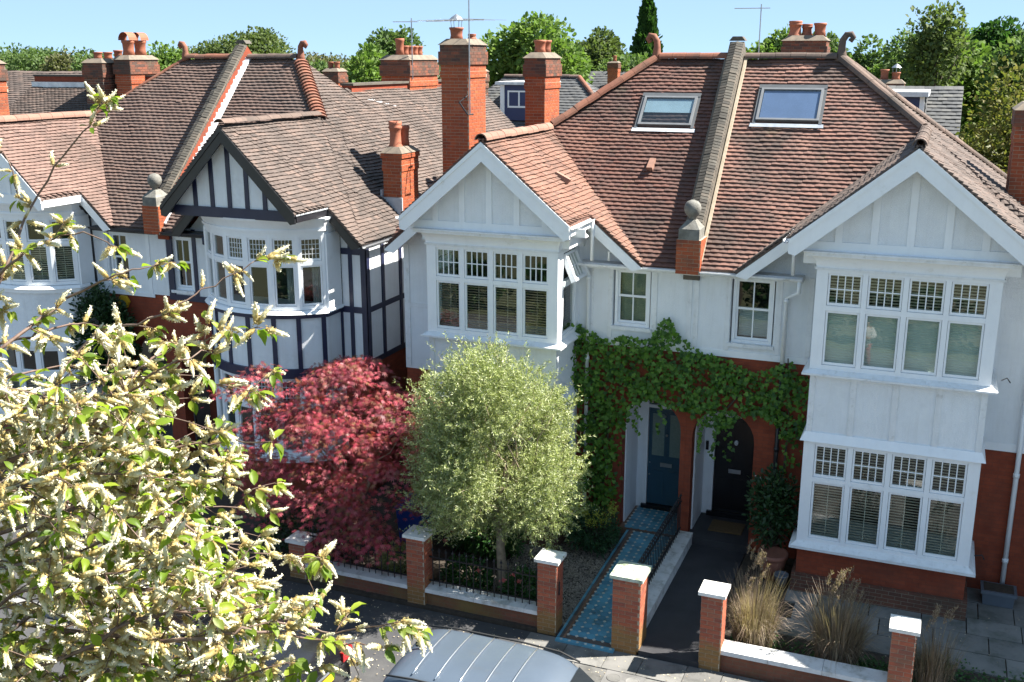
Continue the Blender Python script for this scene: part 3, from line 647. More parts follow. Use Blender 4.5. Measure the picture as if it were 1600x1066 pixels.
# ------------------------------------------------------------------ houses
YE, ZE, YR, ZR = 19.88, 6.0, 23.75, 9.86     # eaves and ridge of every pair
YW = 20.2                                     # main front wall
class House:
    def __init__(s, name, label, xp, m, ur, ub, gz, gs, hb, yf, group='semi detached houses of the street'):
        s.xp, s.m, s.ur, s.ub, s.gz, s.gs, s.hb, s.yf = xp, m, ur, ub, gz, gs, hb, yf
        s.o = thing(name, label, 'house', (xp + m * ub, YW, 0), group); s.B = Bricks(); s.T = Tiler()
        s.sl = (ZR - ZE) / (YR - YE); s.yg = YE + (gz - ZE) / s.sl; s.k = (ZR - gz) / (ub - ur)
    def X(s, u): return s.xp + s.m * u
    def P(s, u, y, z): return Vector((s.X(u), y, z))
    def zg(s, u): return s.gz - s.gs * abs(u - s.ub)
    def roof(s, main, gin, gout, side, ue, u0=.19, vis=('main',)):
        P = s.P; G = P(s.ub, s.yg, s.gz); uv = s.ub - (s.gz - ZE) / s.gs; uo = s.ub + (s.gz - ZE) / s.gs; yk = YE - .14
        zl = s.gz - s.gs * s.hb; ze_side = ZR - s.k * (ue - s.ur)
        yh = YE + max(0, ze_side - ZE) / s.sl
        pol = {'main': [P(u0, YE, ZE), P(u0, YR, ZR), P(s.ur, YR, ZR), G, P(uv, YE, ZE)],
               'gin': [P(s.ub, s.yf, s.gz), G, P(uv, YE, ZE), P(uv, yk, ZE), P(s.ub - s.hb, yk, zl), P(s.ub - s.hb, s.yf, zl)],
               'gout': [P(s.ub, s.yf, s.gz), G, P(uo, YE, ZE), P(uo, yk, ZE), P(s.ub + s.hb, yk, zl), P(s.ub + s.hb, s.yf, zl)],
               'side': [P(s.ur, YR, ZR), G, P(ue, yh, ze_side), P(ue, 2 * YR - yh, ze_side)],
               'back': [P(u0, YR, ZR), P(s.ur, YR, ZR), P(ue, 2 * YR - yh, ze_side), P(ue, 2 * YR - YE, ZE), P(u0, 2 * YR - YE, ZE)]}
        if s.k < s.gs - .02: pol['sliver'] = [G, P(ue, yh, ze_side), P(min(ue, uo), YE + max(0, s.zg(min(ue, uo)) - ZE) / s.sl, s.zg(min(ue, uo)))]
        b = MB()
        for k, pl in pol.items():
            if k == 'back': continue
            b.prism([p - Vector((0, 0, .004)) for p in pl], (0, 0, -.05))
        b.prism(pol['back'], (0, 0, -.05))
        rf = b.build('roof', side, s.o); s.rf = rf
        mm = {'main': main, 'gin': gin, 'gout': gout, 'side': side, 'sliver': side}
        for i, (k, pl) in enumerate(pol.items()):
            if k in mm: s.T.plane(pl, mm[k], rf, vis=k in vis, seed=i + int(abs(s.xp) * 10), g=.1 if k != 'sliver' else .12)
        s.uv, s.uo, s.zl, s.yk = uv, uo, zl, yk; return rf
    def barges(s, m, h=.27, th=.05, soffit='white_paint'):
        X = s.X
        for sg in (-1, 1):
            ue = s.ub + sg * s.hb; z0, z1 = s.gz - .035, s.zl - .035
            MB().prism([(X(s.ub), s.yf, z0), (X(ue), s.yf, z1), (X(ue), s.yf, z1 - h * .8), (X(ue - sg * .12), s.yf, z1 - h + .02), (X(s.ub), s.yf, z0 - h * 1.25)], (0, th, 0)).build('barge_board', m, s.o)
            MB().prism([(X(s.ub), s.yf - .02, z0 + .03), (X(ue), s.yf - .02, z1 + .03), (X(ue), s.yf - .02, z1 - .06), (X(s.ub), s.yf - .02, z0 - .06)], (0, .02, 0)).build('barge_moulding', m, s.o)
            uw = s.uv if sg < 0 else s.uo; yl = s.yk; ui = ue - sg * .15; zi, zw = s.zg(ui) - .035, ZE - .035
            MB().prism([(X(ui), yl, zi), (X(uw), yl, zw), (X(uw), yl, zw - .05), (X(uw - sg * .2), yl, zw - .1), (X(ui), yl, zi - h)], (0, th, 0)).build('barge_board', m, s.o)
            MB().box(X(ue) - .02, X(ue) + .02, s.yf + th, yl + .3, s.zl - .2, s.zl - .04).build('fascia', m, s.o)
            MB().add([(X(s.ub), s.yf + .01, z0 - .04), (X(ue), s.yf + .01, z1 - .04), (X(ue), yl + .3, z1 - .04), (X(s.ub), yl + .3, z0 - .04)], [(0, 1, 2, 3)]).build('soffit', soffit, s.o)
    def infill(s, m, y=YW + .005):
        """main wall carried up into the roof behind the bay"""
        X = s.X; e = .14; hw = (s.gz - 5.97) / s.gs - e / s.gs - .02
        MB().prism([(X(s.ub - hw), y, 5.97), (X(s.ub + hw), y, 5.97), (X(s.ub), y, s.gz - e)], (0, .25, 0)).build('gable_infill', m, s.o)
    def finish(s):
        s.T.done({s.rf.name: s.rf}); s.B.done()
def archwall(x0, x1, z0, z1, ox0, ox1, zs, rise, y, th, m, parent, name='wall'):
    n = 12; arc = [((ox0 + ox1) / 2 - (ox1 - ox0) / 2 * math.cos(math.pi * i / n), zs + rise * math.sin(math.pi * i / n)) for i in range(n + 1)]
    pl = [(x0, z0), (ox0, z0)] + arc + [(ox1, z0), (x1, z0), (x1, z1), (x0, z1)]
    return MB().prism([(a, y, b) for a, b in pl], (0, th, 0)).build(name, m, parent)
def holewall(b, x0, x1, z0, z1, holes, y, th):
    xs = sorted({x0, x1, *[h[0] for h in holes], *[h[1] for h in holes]}); zs = sorted({z0, z1, *[h[2] for h in holes], *[h[3] for h in holes]})
    for xa, xb in zip(xs, xs[1:]):
        run = None
        for za, zb in zip(zs, zs[1:]):
            inside = any(h[0] <= xa + 1e-6 and xb <= h[1] + 1e-6 and h[2] <= za + 1e-6 and zb <= h[3] + 1e-6 for h in holes)
            if not inside: run = (run[0], zb) if run else (za, zb)
            if inside or zb == zs[-1]:
                if run: b.box(xa, xb, y, y + th, *run)
                run = None
    return b
def party(h, xp, side=1):
    """parapet wall between two houses: brick-on-edge coping, lead flashing, pier with ball finial"""
    W = .16; rise = .34; ytop = YR + .1; s = h.sl
    prof = [(YE + .25, ZE - .3), (YE + .25, ZE + .25 + rise), (YR, ZR + rise), (2 * YR - YE, ZE + rise), (2 * YR - YE, ZE - .3)]
    pw = MB().prism([(xp - W, a, b) for a, b in prof], (2 * W, 0, 0)).build('party_wall', 'wall_brick' if xp < -10 else 'coping_brick', h.o)
    d = Vector((0, YR - YE - .25, ZR - ZE - .25)); L = d.length; d.normalize(); nrm = Vector((1, 0, 0)).cross(d); n = int(L / .078)
    me = addmat(MB().hexa([(0, 0, 0), (.168, 0, 0), (.168, .07, 0), (0, .07, 0)], [(.03, .004, .075), (.168, .004, .115), (.168, .066, .115), (.03, .066, .075)]).mesh('coping_brick'), 'coping_brick')
    o0 = Vector((xp, YE + .25, ZE + .25 + rise))
    for i in range(n):
        for sg in (-1, 1):
            x = Vector((1, 0, 0)) * (-sg); M = frame(o0 + d * (i * .078 + .02 * (sg > 0)) + Vector((sg * .17, 0, 0)) + nrm * random.gauss(0, .004), x, d if sg > 0 else d, nrm)
            piece(me, 'coping_brick', pw, M)
    MB().beam(o0 + d * .0 + nrm * .03, o0 + d * L + nrm * .03, .31, .05, nrm).build('mortar_bed', 'mortar_dark', pw)
    MB().prism([(xp - .175, YR - .06, ZR + rise + .06), (xp + .175, YR - .06, ZR + rise + .06), (xp + .1, YR - .06, ZR + rise + .15), (xp - .1, YR - .06, ZR + rise + .15)], (0, .26, 0)).build('ridge_cap', 'coping_brick', pw)
    for sg in (1, -1):                        # flashing on both flanks
        b = MB(); x = xp + sg * (W + .004); k = 0
        while k < L and xp < -10:
            z = ZE + .25 + k / L * (ZR - ZE - .25); y = YE + .25 + k / L * (YR - YE - .25)
            b.box(x - .003, x + .003, y - .02, y + .2, z - .12, z + .16 + .03 * (int(k * 7) % 2)); k += .16
        for p0, p1 in [((x + sg * .05, YE + .05, ZE + .12), (x + sg * .05, YR, ZR + .1))]: b.beam(p0, p1, .15 if xp < -10 else .06, .05, nrm)
        b.build('flashing', ('white_lead' if xp < -10 else 'mortar') if sg > 0 else 'mortar_dark', pw)
    yb = YE - .12; pp = MB().box(xp - .23, xp + .23, yb, yb + .62, ZE - .12, ZE + .55).build('pier', 'mortar', h.o)
    h.B.face((xp - .232, yb - .002, 0), (1, 0, 0), .464, ZE - .12, ZE + .55, 'brick_orange', pp); h.B.face((xp + .232, yb, 0), (0, 1, 0), .62, ZE - .12, ZE + .55, 'brick_orange', pp, True, 1); h.B.face((xp - .232, yb + .62, 0), (0, -1, 0), .62, ZE - .12, ZE + .55, 'brick_orange', pp, False, 1)
    z = ZE + .55; b = MB().box(xp - .2, xp + .2, yb + .0, yb + .46, z, z + .2)
    b.hexa([(xp - .2, yb + .0, z + .2), (xp + .2, yb + .0, z + .2), (xp + .2, yb + .46, z + .2), (xp - .2, yb + .46, z + .2)], [(xp - .08, yb + .15, z + .36), (xp + .08, yb + .15, z + .36), (xp + .08, yb + .33, z + .36), (xp - .08, yb + .33, z + .36)])
    b.build('pier_stone', 'stone', pp)
    MB().lathe([(.08, 0), (.065, .05), (.105, .08), (.15, .15), (.168, .225), (.152, .3), (.105, .355), (.035, .385)], (xp, yb + .24, z + .35), 18).build('ball_finial', 'stone', pp, True)
    return pw
# ------------------------------------------------------------------ the white pair
def white_bay(h, hw, yb, dz, blinds1, blinds0, openside=None, inner=None):
    """two storey square bay: brick base, casements, roughcast panel, casements, cove, panelled gable"""
    o, X, ub = h.o, h.X, h.ub; xa, xb = sorted((X(ub - hw), X(ub + hw))); W = xb - xa; z = dz
    b = MB().box(xa + .02, xb - .02, yb + .05, YW, .0, 1.06 + z); bw = b.build('bay_base', 'wall_brick', o)
    MB().box(xa - .05, xb + .05, yb - .02, YW - .1, .0, .5).build('plinth', 'plinth_brick', bw)
    pan = MB().box(xa + .02, xb - .02, yb + .03, YW, 3.2 + z, 4.44 + z).build('bay_panel', 'roughcast', o)
    for f in np.linspace(0, 1, 5): x = xa + .02 + (W - .14) * f; MB().box(x, x + .1, yb + .008, yb + .031, 3.3 + z, 4.44 + z).build('batten', 'white_weathered', pan)
    e = .07; MB().hexa([(xa - e, yb - e, 3.17 + z), (xb + e, yb - e, 3.17 + z), (xb + e, YW, 3.17 + z), (xa - e, YW, 3.17 + z)], [(xa - .0, yb + .002, 3.33 + z), (xb + .0, yb + .002, 3.33 + z), (xb + .0, YW, 3.33 + z), (xa - .0, YW, 3.33 + z)]).build('skirt_board', 'white_paint', o)
    for zs, t in ((1.05 + z, .1), (4.43 + z, .07)):
        e = .12; b = MB().hexa([(xa - e, yb - e, zs), (xb + e, yb - e, zs), (xb + e, YW, zs), (xa - e, YW, zs)], [(xa - e, yb - e, zs + t * .5), (xb + e, yb - e, zs + t * .5), (xb + e, YW, zs + t * .5), (xa - e, YW, zs + t * .5)])
        b.hexa([(xa - e + .02, yb - e + .02, zs + t * .5), (xb + e - .02, yb - e + .02, zs + t * .5), (xb + e - .02, YW, zs + t * .5), (xa - e + .02, YW, zs + t * .5)], [(xa + .01, yb + .01, zs + t + .03), (xb - .01, yb + .01, zs + t + .03), (xb - .01, YW, zs + t + .03), (xa + .01, YW, zs + t + .03)])
        b.build('window_sill', 'white_weathered', o)
    for (z0, z1, tz, bl, nm) in ((1.17 + z, 3.17 + z, 1.25, blinds0, 'g'), (4.53 + z, 6.35 + z, 1.12, blinds1, 'f')):
        window(rz(xa, yb, z0), W, z1 - z0, 4, o, tz, post=.2, blinds=bl, name='bay_window')
        D = YW - yb - .115
        for sg in (-1, 1):                       # returns of the bay
            xf = rz(xb, yb + .115, z0, R(90)) if sg > 0 else rz(xa, YW, z0, R(-90))
            op = (0, 1) if openside == sg and nm == 'f' else None
            window(xf, D, z1 - z0, 1, o, tz, post=.22, blinds=(bl[0] if not isinstance(bl[0], list) else bl[0][0], None), name='side_window', skip_open=op)
            if op:                               # top light pushed open on its head hinge
                hx = Matrix.Translation((xb + .02, yb + .115 + .24, z1 - .08)) @ Matrix.Rotation(R(-24), 4, 'Y') @ Matrix.Translation((0, 0, -(z1 - z0 - tz - .12))) @ Matrix.Rotation(R(90), 4, 'Z')
                window(hx, D - .48, z1 - z0 - tz - .12, 1, o, None, post=.04, bars=(4, 2), name='open_light', head=.04, bot=.045, sash=.012)
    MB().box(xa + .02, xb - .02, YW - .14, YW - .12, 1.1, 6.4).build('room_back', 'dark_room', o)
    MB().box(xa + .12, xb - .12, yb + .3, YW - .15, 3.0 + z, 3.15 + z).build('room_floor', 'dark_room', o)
    # cove and cornice
    for seg in ('f', 'l', 'r'):
        n = 6; pr = [(.2 * (1 - math.cos(math.pi / 2 * i / n)), .25 * math.sin(math.pi / 2 * i / n)) for i in range(n + 1)]
    n = 6; rings = []
    for i in range(n + 1):
        a = math.pi / 2 * i / n; e = .01 + .15 * (1 - math.cos(a)); zz = 6.36 + z + .25 * math.sin(a); rings.append([(xa - e, YW, zz), (xa - e, yb - e, zz), (xb + e, yb - e, zz), (xb + e, YW, zz)])
    b = MB()
    for r0, r1 in zip(rings, rings[1:]):
        for i in range(3): b.add([r0[i], r0[i + 1], r1[i + 1], r1[i]], [(0, 1, 2, 3)])
    b.build('cove', 'white_paint', o)
    for e, za, zb in ((.03, 6.335, 6.372), (.2, 6.6, 6.655), (.23, 6.655, 6.68)): MB().box(xa - e, xb + e, yb - e, YW - .01, za + z, zb + z).build('cornice', 'white_weathered', o)
    # gable panel
    yg = yb - .06; zb = 6.68 + z; top = h.gz - .1; hwg = (top - zb) / h.gs
    gw = MB().prism([(X(ub) - hwg, yg, zb), (X(ub) + hwg, yg, zb), (X(ub), yg, top)], (0, .2, 0)).build('gable_wall', 'roughcast', o)
    MB().box(X(ub) - hwg, X(ub) + hwg, yg - .024, yg - .002, zb, zb + .16).build('bottom_rail', 'white_paint', gw)
    for k in (-2, -1, 0, 1, 2):
        x = X(ub) + k * .58; zt = top - h.gs * abs(k * .58) - .02
        if zt > zb + .2: MB().box(x - .06, x + .06, yg - .022, yg - .002, zb + .16, zt).build('batten', 'white_paint', gw)
    MB().box(X(ub) - h.hb + .2, X(ub) + h.hb - .2, yb + .16, YW + .1, 6.4 + z, 6.6 + z).build('bay_ceiling', 'white_paint', o)
    return xa, xb
A = House('semi_detached_house', 'white gabled house with black front door and wide right hand bay', -4.35, 1, 2.15, 3.98, 8.5, .82, 1.95, 18.42)
B_ = House('semi_detached_house', 'white gabled house with blue front door behind the olive tree', -4.35, -1, 1.75, 3.74, 8.38, .84, 1.78, 18.46)
A.roof('tile_rose', 'tile_grey', 'tile_grey', 'tile_grey', 6.95); B_.roof('tile_red', 'tile_orange', 'tile_red', 'tile_red', 6.5, vis=('main', 'gin'))
for h in (A, B_): h.barges('white_paint'); h.infill('roughcast')
xaA, xbA = white_bay(A, 1.49, 18.85, 0, ('green', 'cream'), ('cream', 'cream'))
xaB, xbB = white_bay(B_, 1.41, 18.9, -.06, (['tan'] * 4, None), ('cream', 'cream'), openside=1)
# ridges, hips, finials
def ridges(h, m1, m2, gm, hip=True, rr=.12):
    P = h.P; up = .03
    ridge_tiles(P(.2, YR, ZR + up), P(h.ur - .05, YR, ZR + up), rr, .31, m1, h.rf)
    ridge_tiles(P(h.ub, h.yf - .01, h.gz + up), P(h.ub, h.yg - .1, h.gz + up), rr, .31, gm, h.rf)
    if hip: ridge_tiles(P(h.ur + .03, YR - .03, ZR + up - .02), P(h.ub - .05, h.yg + .04, h.gz + up + .05), rr * .95, .31, m2, h.rf, name='hip_tile')
    ze = ZR - h.k * 4.2; ridge_tiles(P(h.ur + .03, YR + .03, ZR + up), P(h.ur + 4.2, YR + (ZR - ze) / h.sl, ze + up), rr * .9, .31, m2, h.rf, name='hip_tile')
ridges(A, 'ridge_grey', 'ridge_grey', 'ridge_grey'); ridges(B_, 'ridge_red', 'ridge_red', 'ridge_pink', rr=.13)
curl_finial((A.X(A.ur), YR, ZR + .06), 1, A.rf, 'ridge_grey'); curl_finial((B_.X(B_.ur), YR, ZR + .06), -1, B_.rf)
party(A, -4.35)
# front walls with the two porches
bw = MB(); holewall(bw, -4.335, xaA + .05, 4.28, 5.98, [(-3.56, -2.72, 4.42, 5.84)], YW, .3); wa = bw.build('upper_wall', 'roughcast', A.o); boxes('upper_wall', 'roughcast', A.o, [(xbA - .05, 2.6, YW, YW + .3, 3.0, 5.98), (2.3, 2.6, YW + .3, 27.3, 3, 5.98)])
bw = MB(); holewall(bw, xbB - .05, -4.345, 4.28, 5.98, [(-5.95, -5.16, 4.56, 5.83)], YW, .3); wb = bw.build('upper_wall', 'roughcast', B_.o); boxes('upper_wall', 'roughcast', B_.o, [(-10.72, xaB + .05, YW, YW + .3, 3.2, 6.0), (-10.72, -10.42, YW + .3, 27.3, 3, 6.0)])
for o, x0, x1 in ((A.o, xbA - .05, 2.6), (B_.o, -10.7, xaB + .05)): MB().box(x0, x1, YW + .01, YW + .3, 0, 3.0 if o is A.o else 3.2).build('wall', 'wall_brick', o)
for o, x0, x1 in ((A.o, 2.31, 2.59), (B_.o, -10.71, -10.43)): MB().box(x0, x1, YW + .3, 27.3, 0, 3.0).build('side_wall', 'wall_brick', o)
MB().box(-4.3, 2.6, 27.3, 27.5, 0, 6).build('rear_wall', 'yellow_brick', A.o); MB().box(-10.7, -4.4, 27.3, 27.5, 0, 6).build('rear_wall', 'yellow_brick', B_.o)
archwall(-4.33, xaA + .02, 0, 4.28, -4.2, -2.95, 2.45, .62, YW + .02, .26, 'wall_brick', A.o); archwall(xbB - .02, -4.332, 0, 4.28, -5.68, -4.44, 2.5, .62, YW + .02, .26, 'wall_brick', B_.o)
MB().box(-4.345, xaA, YW - .015, YW + .02, 4.2, 4.33).build('band', 'white_paint', A.o); MB().box(xbB, -4.346, YW - .015, YW + .02, 4.2, 4.33).build('band', 'white_paint', B_.o); MB().box(xbA, 2.6, YW - .015, YW + .012, 2.95, 3.1).build('band', 'white_paint', A.o)
for o, xs in ((wa, (-4.28, -3.66, -2.68, -2.1)), (wb, (-6.45, -6.05, -5.12, -4.42))):
    boxes('batten', 'white_weathered', o, [(x, x + .09, YW - .016, YW - .001, 4.34, 5.9) for x in xs])
boxes('batten', 'white_weathered', wb, [(-10.7, -10.58, YW - .016, YW - .001, 3.25, 6.0), (-9.75, -9.63, YW - .016, YW - .001, 3.25, 6.0), (-10.58, -9.75, YW - .014, YW - .001, 4.6, 4.7)])
def sash2(x0, x1, z0, z1, parent, top, low, low2=None):
    """box sash, two over two, in the main wall"""
    xf = rz(x0, YW + .05, z0); W, H = x1 - x0, z1 - z0
    fr = MB(xf).box(0, .06, 0, .12, 0, H).box(W - .06, W, 0, .12, 0, H).box(.06, W - .06, .002, .12, H - .06, H).box(.06, W - .06, .002, .12, 0, .06)
    wn = fr.build('sash_window', 'white_paint', parent); b = MB(xf); md = H * .52
    for a, c, y in ((.06, md + .02, .06), (md - .02, H - .06, .025)):
        b.box(.06, .1, y, y + .035, a, c).box(W - .1, W - .06, y, y + .035, a, c).box(.1, W - .1, y + .001, y + .035, a, a + .045).box(.1, W - .1, y + .001, y + .035, c - .04, c).box(W / 2 - .012, W / 2 + .012, y, y + .03, a, c)
        for i in (0, 1):
            MB(xf).box(.1 + i * (W / 2 - .088), W / 2 - .012 + i * (W / 2 - .088), y + .015, y + .018, a + .045, c - .04).build('pane', 'glass', wn)
    b.build('sash', 'white_paint', wn); MB(xf).box(-.06, W + .06, -.1, .1, -.07, -.001).build('sill', 'white_weathered', wn)
    for kind, a, c in ((low, .1, md), (top, md, H - .08)):
        if kind: blind(xf, .1, W - .1, a, c, kind, wn, y=.2)
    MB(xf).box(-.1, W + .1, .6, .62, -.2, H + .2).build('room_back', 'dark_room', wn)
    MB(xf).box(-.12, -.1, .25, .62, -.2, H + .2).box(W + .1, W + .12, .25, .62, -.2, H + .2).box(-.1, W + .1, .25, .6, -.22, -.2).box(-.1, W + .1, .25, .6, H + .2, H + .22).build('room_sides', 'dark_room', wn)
sash2(-3.53, -2.75, 4.5, 5.82, A.o, None, 'white'); sash2(-5.92, -5.19, 4.62, 5.82, B_.o, 'frost', 'frost')
# porches
def porch(o, x0, x1, z, left, doorm, d0, d1):
    yd = 21.42; b = MB().box(x0 - .001, x0 + .03, YW + .285, yd, z, 3.6).build('porch_wall', left, o)
    MB().box(x1 - .03, x1, YW + .285, yd, z, 3.6).build('porch_wall', 'wall_brick', o)
    MB().box(x0, x1, YW + .285, yd + .3, 3.3, 3.35).build('porch_ceiling', 'white_paint', o)
    boxes('porch_back', 'white_paint', o, [(x0, d0 - .1, yd, yd + .1, z, 3.5), (d1 + .1, x1, yd, yd + .1, z, 3.5), (d0 - .1, d1 + .1, yd, yd + .1, 2.95, 3.5)])
    MB().box(d0 - .1, d0, yd - .03, yd + .08, z + .1, 2.95).box(d1, d1 + .1, yd - .03, yd + .08, z + .1, 2.95).box(d0, d1, yd - .03, yd + .08, 2.55, 2.62).box(d0, d1, yd - .02, yd + .08, 2.88, 2.95).build('door_frame', 'white_paint', o)
    MB().box(d0, d1, yd + .03, yd + .035, 2.62, 2.88).build('fanlight', 'glass_sky', o)
    MB().box(d0 - .1, d1 + .1, yd - .1, yd + .02, z, z + .1).build('threshold', 'black_door', o)
    d = MB().box(d0 + .01, d1 - .01, yd + .01, yd + .06, z + .11, 2.55).build('door', doorm, o); return d, yd
dr, yd = porch(B_.o, -5.68, -4.44, .19, 'white_paint', 'blue_door', -5.42, -4.58)
b = MB()
for x0, x1 in ((-5.33, -5.06), (-4.94, -4.67)):
    MB().box(x0, x1, yd + .001, yd + .008, 1.45, 2.42).build('door_glass', 'frosted', dr); b.box(x0 - .03, x0, yd - .006, yd + .0095, 1.42, 2.45).box(x1, x1 + .03, yd - .006, yd + .0095, 1.42, 2.45).box(x0, x1, yd - .006, yd + .0095, 1.42, 1.45).box(x0, x1, yd - .006, yd + .0095, 2.42, 2.45)
    b.box(x0, x1, yd - .006, yd + .0095, .45, 1.1)
b.build('door_moulding', 'blue_door', dr)
MB().box(-5.13, -4.87, yd - .012, yd - .0, 1.2, 1.29).box(-5.1, -4.9, yd - .018, yd - .012, 1.22, 1.27).build('letterbox', 'steel', dr)
for x, z in ((-5.0, 1.95), (-5.05, 2.38), (-5.36, 1.28), (-5.36, 1.0)): MB().ball((x, yd - .03, z), .03 if z > 1.5 else .018, 10, 6).build('door_knob', 'steel', dr)
dr, yd = porch(A.o, -4.2, -2.95, .27, 'white_paint', 'black_door', -3.95, -3.05)
b = MB()
for x0, x1 in ((-3.86, -3.55), (-3.45, -3.14)):
    for z0, z1 in ((.5, 1.15), (1.5, 2.45)): b.box(x0, x1, yd - .004, yd + .0095, z0, z1)
b.build('door_panel', 'black_door', dr)
MB().box(-3.63, -3.37, yd - .012, yd, 1.28, 1.37).box(-3.6, -3.4, yd - .018, yd - .012, 1.3, 1.35).build('letterbox', 'steel', dr)
kb_ = MB().lathe([(.05, 0), (.05, .012), (.03, .02)], (0, 0, 0), 16); kb_.xf = None
mk = addmat(kb_.mesh('door_knocker'), 'steel'); piece(mk, 'door_knocker', dr, Matrix.Translation((-3.5, yd + .01, 1.98)) @ Matrix.Rotation(R(90), 4, 'X'))
text_mesh('6', .16, Matrix.Translation((-3.5, yd - .012, 1.93)) @ Matrix.Rotation(R(90), 4, 'X'), 'white_paint', dr, 'door_number')
MB().box(-4.14, -4.08, 21.39, 21.415, 1.75, 1.95).build('doorbell', 'black_door', A.o)
text_mesh('14', .2, Matrix.Translation((-2.83, YW - .0, 1.66)) @ Matrix.Rotation(R(90), 4, 'X'), 'white_paint', A.o, 'house_number')
# gutters, pipes and small fittings
gutter((-4.36, YE - .06, ZE - .06), (-2.2, YE - .06, ZE - .06), 'white_weathered', A.o); gutter((-6.58, YE - .06, ZE - .06), (-4.4, YE - .06, ZE - .06), 'white_weathered', B_.o)
MB().box(-4.36, -2.2, YE + .02, YW, ZE - .16, ZE - .05).build('fascia', 'white_weathered', A.o); MB().box(-6.58, -4.361, YE + .02, YW, ZE - .16, ZE - .05).build('fascia', 'white_weathered', B_.o)
pipe([(-2.25, YE - .06, ZE - .08), (-2.25, YE - .06, ZE - .32), (-2.5, YW - .09, ZE - .5), (-2.5, YW - .09, 4.2)], .042, 'white_paint', A.o)
pipe([(-2.5, YW - .07, 4.2), (-2.5, YW - .07, .2)], .042, 'black_paint', A.o)
pipe([(-6.45, YE - .06, ZE - .08), (-6.45, YW - .08, ZE - .35), (-6.45, YW - .08, .2)], .042, 'white_paint', B_.o)
pipe([(1.8, YW - .08, 6.0), (1.8, YW - .08, .2)], .045, 'white_paint', A.o)
for h, sg in ((A, -1), (B_, -1)):
    xe = h.X(h.ub - h.hb) + (-.05 if h is A else .05)
    gutter((xe, h.yf + .02, h.zl - .03), (xe, h.yk + .1, h.zl - .03), 'white_paint', h.o, .05)
    pipe([(xe, h.yk - .02, h.zl - .07), (xe, h.yk - .02, h.zl - .25), (xe, h.yk - .02, ZE + .02)], .036, 'white_paint', h.o)
xe = B_.X(B_.ub + B_.hb) - .05; gutter((xe, B_.yf + .02, B_.zl - .03), (xe, B_.yk + .1, B_.zl - .03), 'white_paint', B_.o, .05)
gutter((B_.X(B_.uo) - .05, YE + 1.2, ZE - .05), (B_.X(B_.uo) - .05, 27, ZE - .05), 'white_paint', B_.o, .055)
MB().box(-6.72, -6.56, YW - .12, YW - .001, 6.22, 6.36).build('alarm_box', 'white_paint', B_.o)
MB().lathe([(.05, 0), (.055, .01), (.04, .015)], (0, 0, 0), 14)
pipe([(-5.95, YW - .35, 6.02), (-5.95, YW - .35, 6.2), (-5.78, YW - .35, 6.22)], .028, 'white_paint', B_.o, 'overflow_pipe')
pipe([(1.28, 18.98, 4.62), (1.36, 18.95, 4.68), (1.42, 18.95, 4.6)], .01, 'iron_black', A.o, 'wall_hook')
pipe([(1.2, 18.98, 1.35), (1.32, 18.95, 1.4), (1.36, 18.95, 1.32)], .012, 'iron_black', A.o, 'garden_tap')
# roof windows
mat('blind_lilac', (.3, .33, .5), .7)
def rooflight(h, x0, x1, y0, y1, name, label):
    s = Vector((0, 1, h.sl)).normalized(); n = Vector((0, -h.sl, 1)).normalized(); z0 = ZE + (y0 - YE) * h.sl; L = (y1 - y0) * math.hypot(1, h.sl); W = x1 - x0
    xf = frame(Vector((x0, y0, z0)) + n * .02, Vector((1, 0, 0)), s, n)
    o = MB(xf).box(-.06, 0, -.08, L + .08, 0, .06).box(W, W + .06, -.08, L + .08, 0, .06).box(-.06, W + .06, L, L + .1, .001, .07).build(name, 'frame_grey', h.o)
    o['label'] = label
    MB(xf).box(0, .05, 0, L, .02, .085).box(W - .05, W, 0, L, .02, .085).box(.05, W - .05, 0, .045, .02, .085).box(.05, W - .05, L - .045, L, .02, .085).build('frame', 'frame_light', o)
    MB(xf).box(.055, W - .055, .06, L - .06, .07, .075).build('pane', 'glass_sky', o)
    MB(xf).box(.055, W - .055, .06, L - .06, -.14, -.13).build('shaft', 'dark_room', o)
    MB(xf).box(.06, W - .06, L * .45 if x0 < -4.5 else .065, L - .07, .045, .05).build('roller_blind', 'blind_white' if x0 < -4.5 else 'blind_lilac', o)
    MB(xf).add([(-.1, -.08, .055), (W + .1, -.08, .055), (W + .11, -.17, .05), (-.11, -.17, .05)], [(0, 3, 2, 1)]).build('lead_apron', 'white_lead' if x0 < -4.5 else 'lead', o)
rooflight(A, -3.66, -2.4, 22.5, 23.12, 'roof_window', 'grey framed roof window with dark blind'); rooflight(B_, -6.12, -4.97, 22.36, 22.93, 'roof_window', 'roof window with pale blue glass and white apron')
def vent(P, x, y, z, parent, m='terracotta'):
    P = Vector(P); M = frame(P, x, y, z); MB(M).hexa([(-.07, -.02, 0), (.07, -.02, 0), (.07, .3, 0), (-.07, .3, 0)], [(-.06, -.02, .13), (.06, -.02, .13), (.06, .3, .05), (-.06, .3, .05)]).build('vent_tile', m, parent)
n = Vector((0, -A.sl, 1)).normalized(); s = Vector((0, 1, A.sl)).normalized(); vent((-5.6, 21.5, ZE + (21.5 - YE) * A.sl + .03), Vector((1, 0, 0)), s, n, B_.rf, 'ridge_pink')
sx = Vector((-1, 0, B_.gs)).normalized(); nn = Vector((B_.gs, 0, 1)).normalized(); vent((-6.95, 20.1, B_.zg(2.6) + .05), Vector((0, 1, 0)), sx, nn, B_.rf, 'ridge_pink')
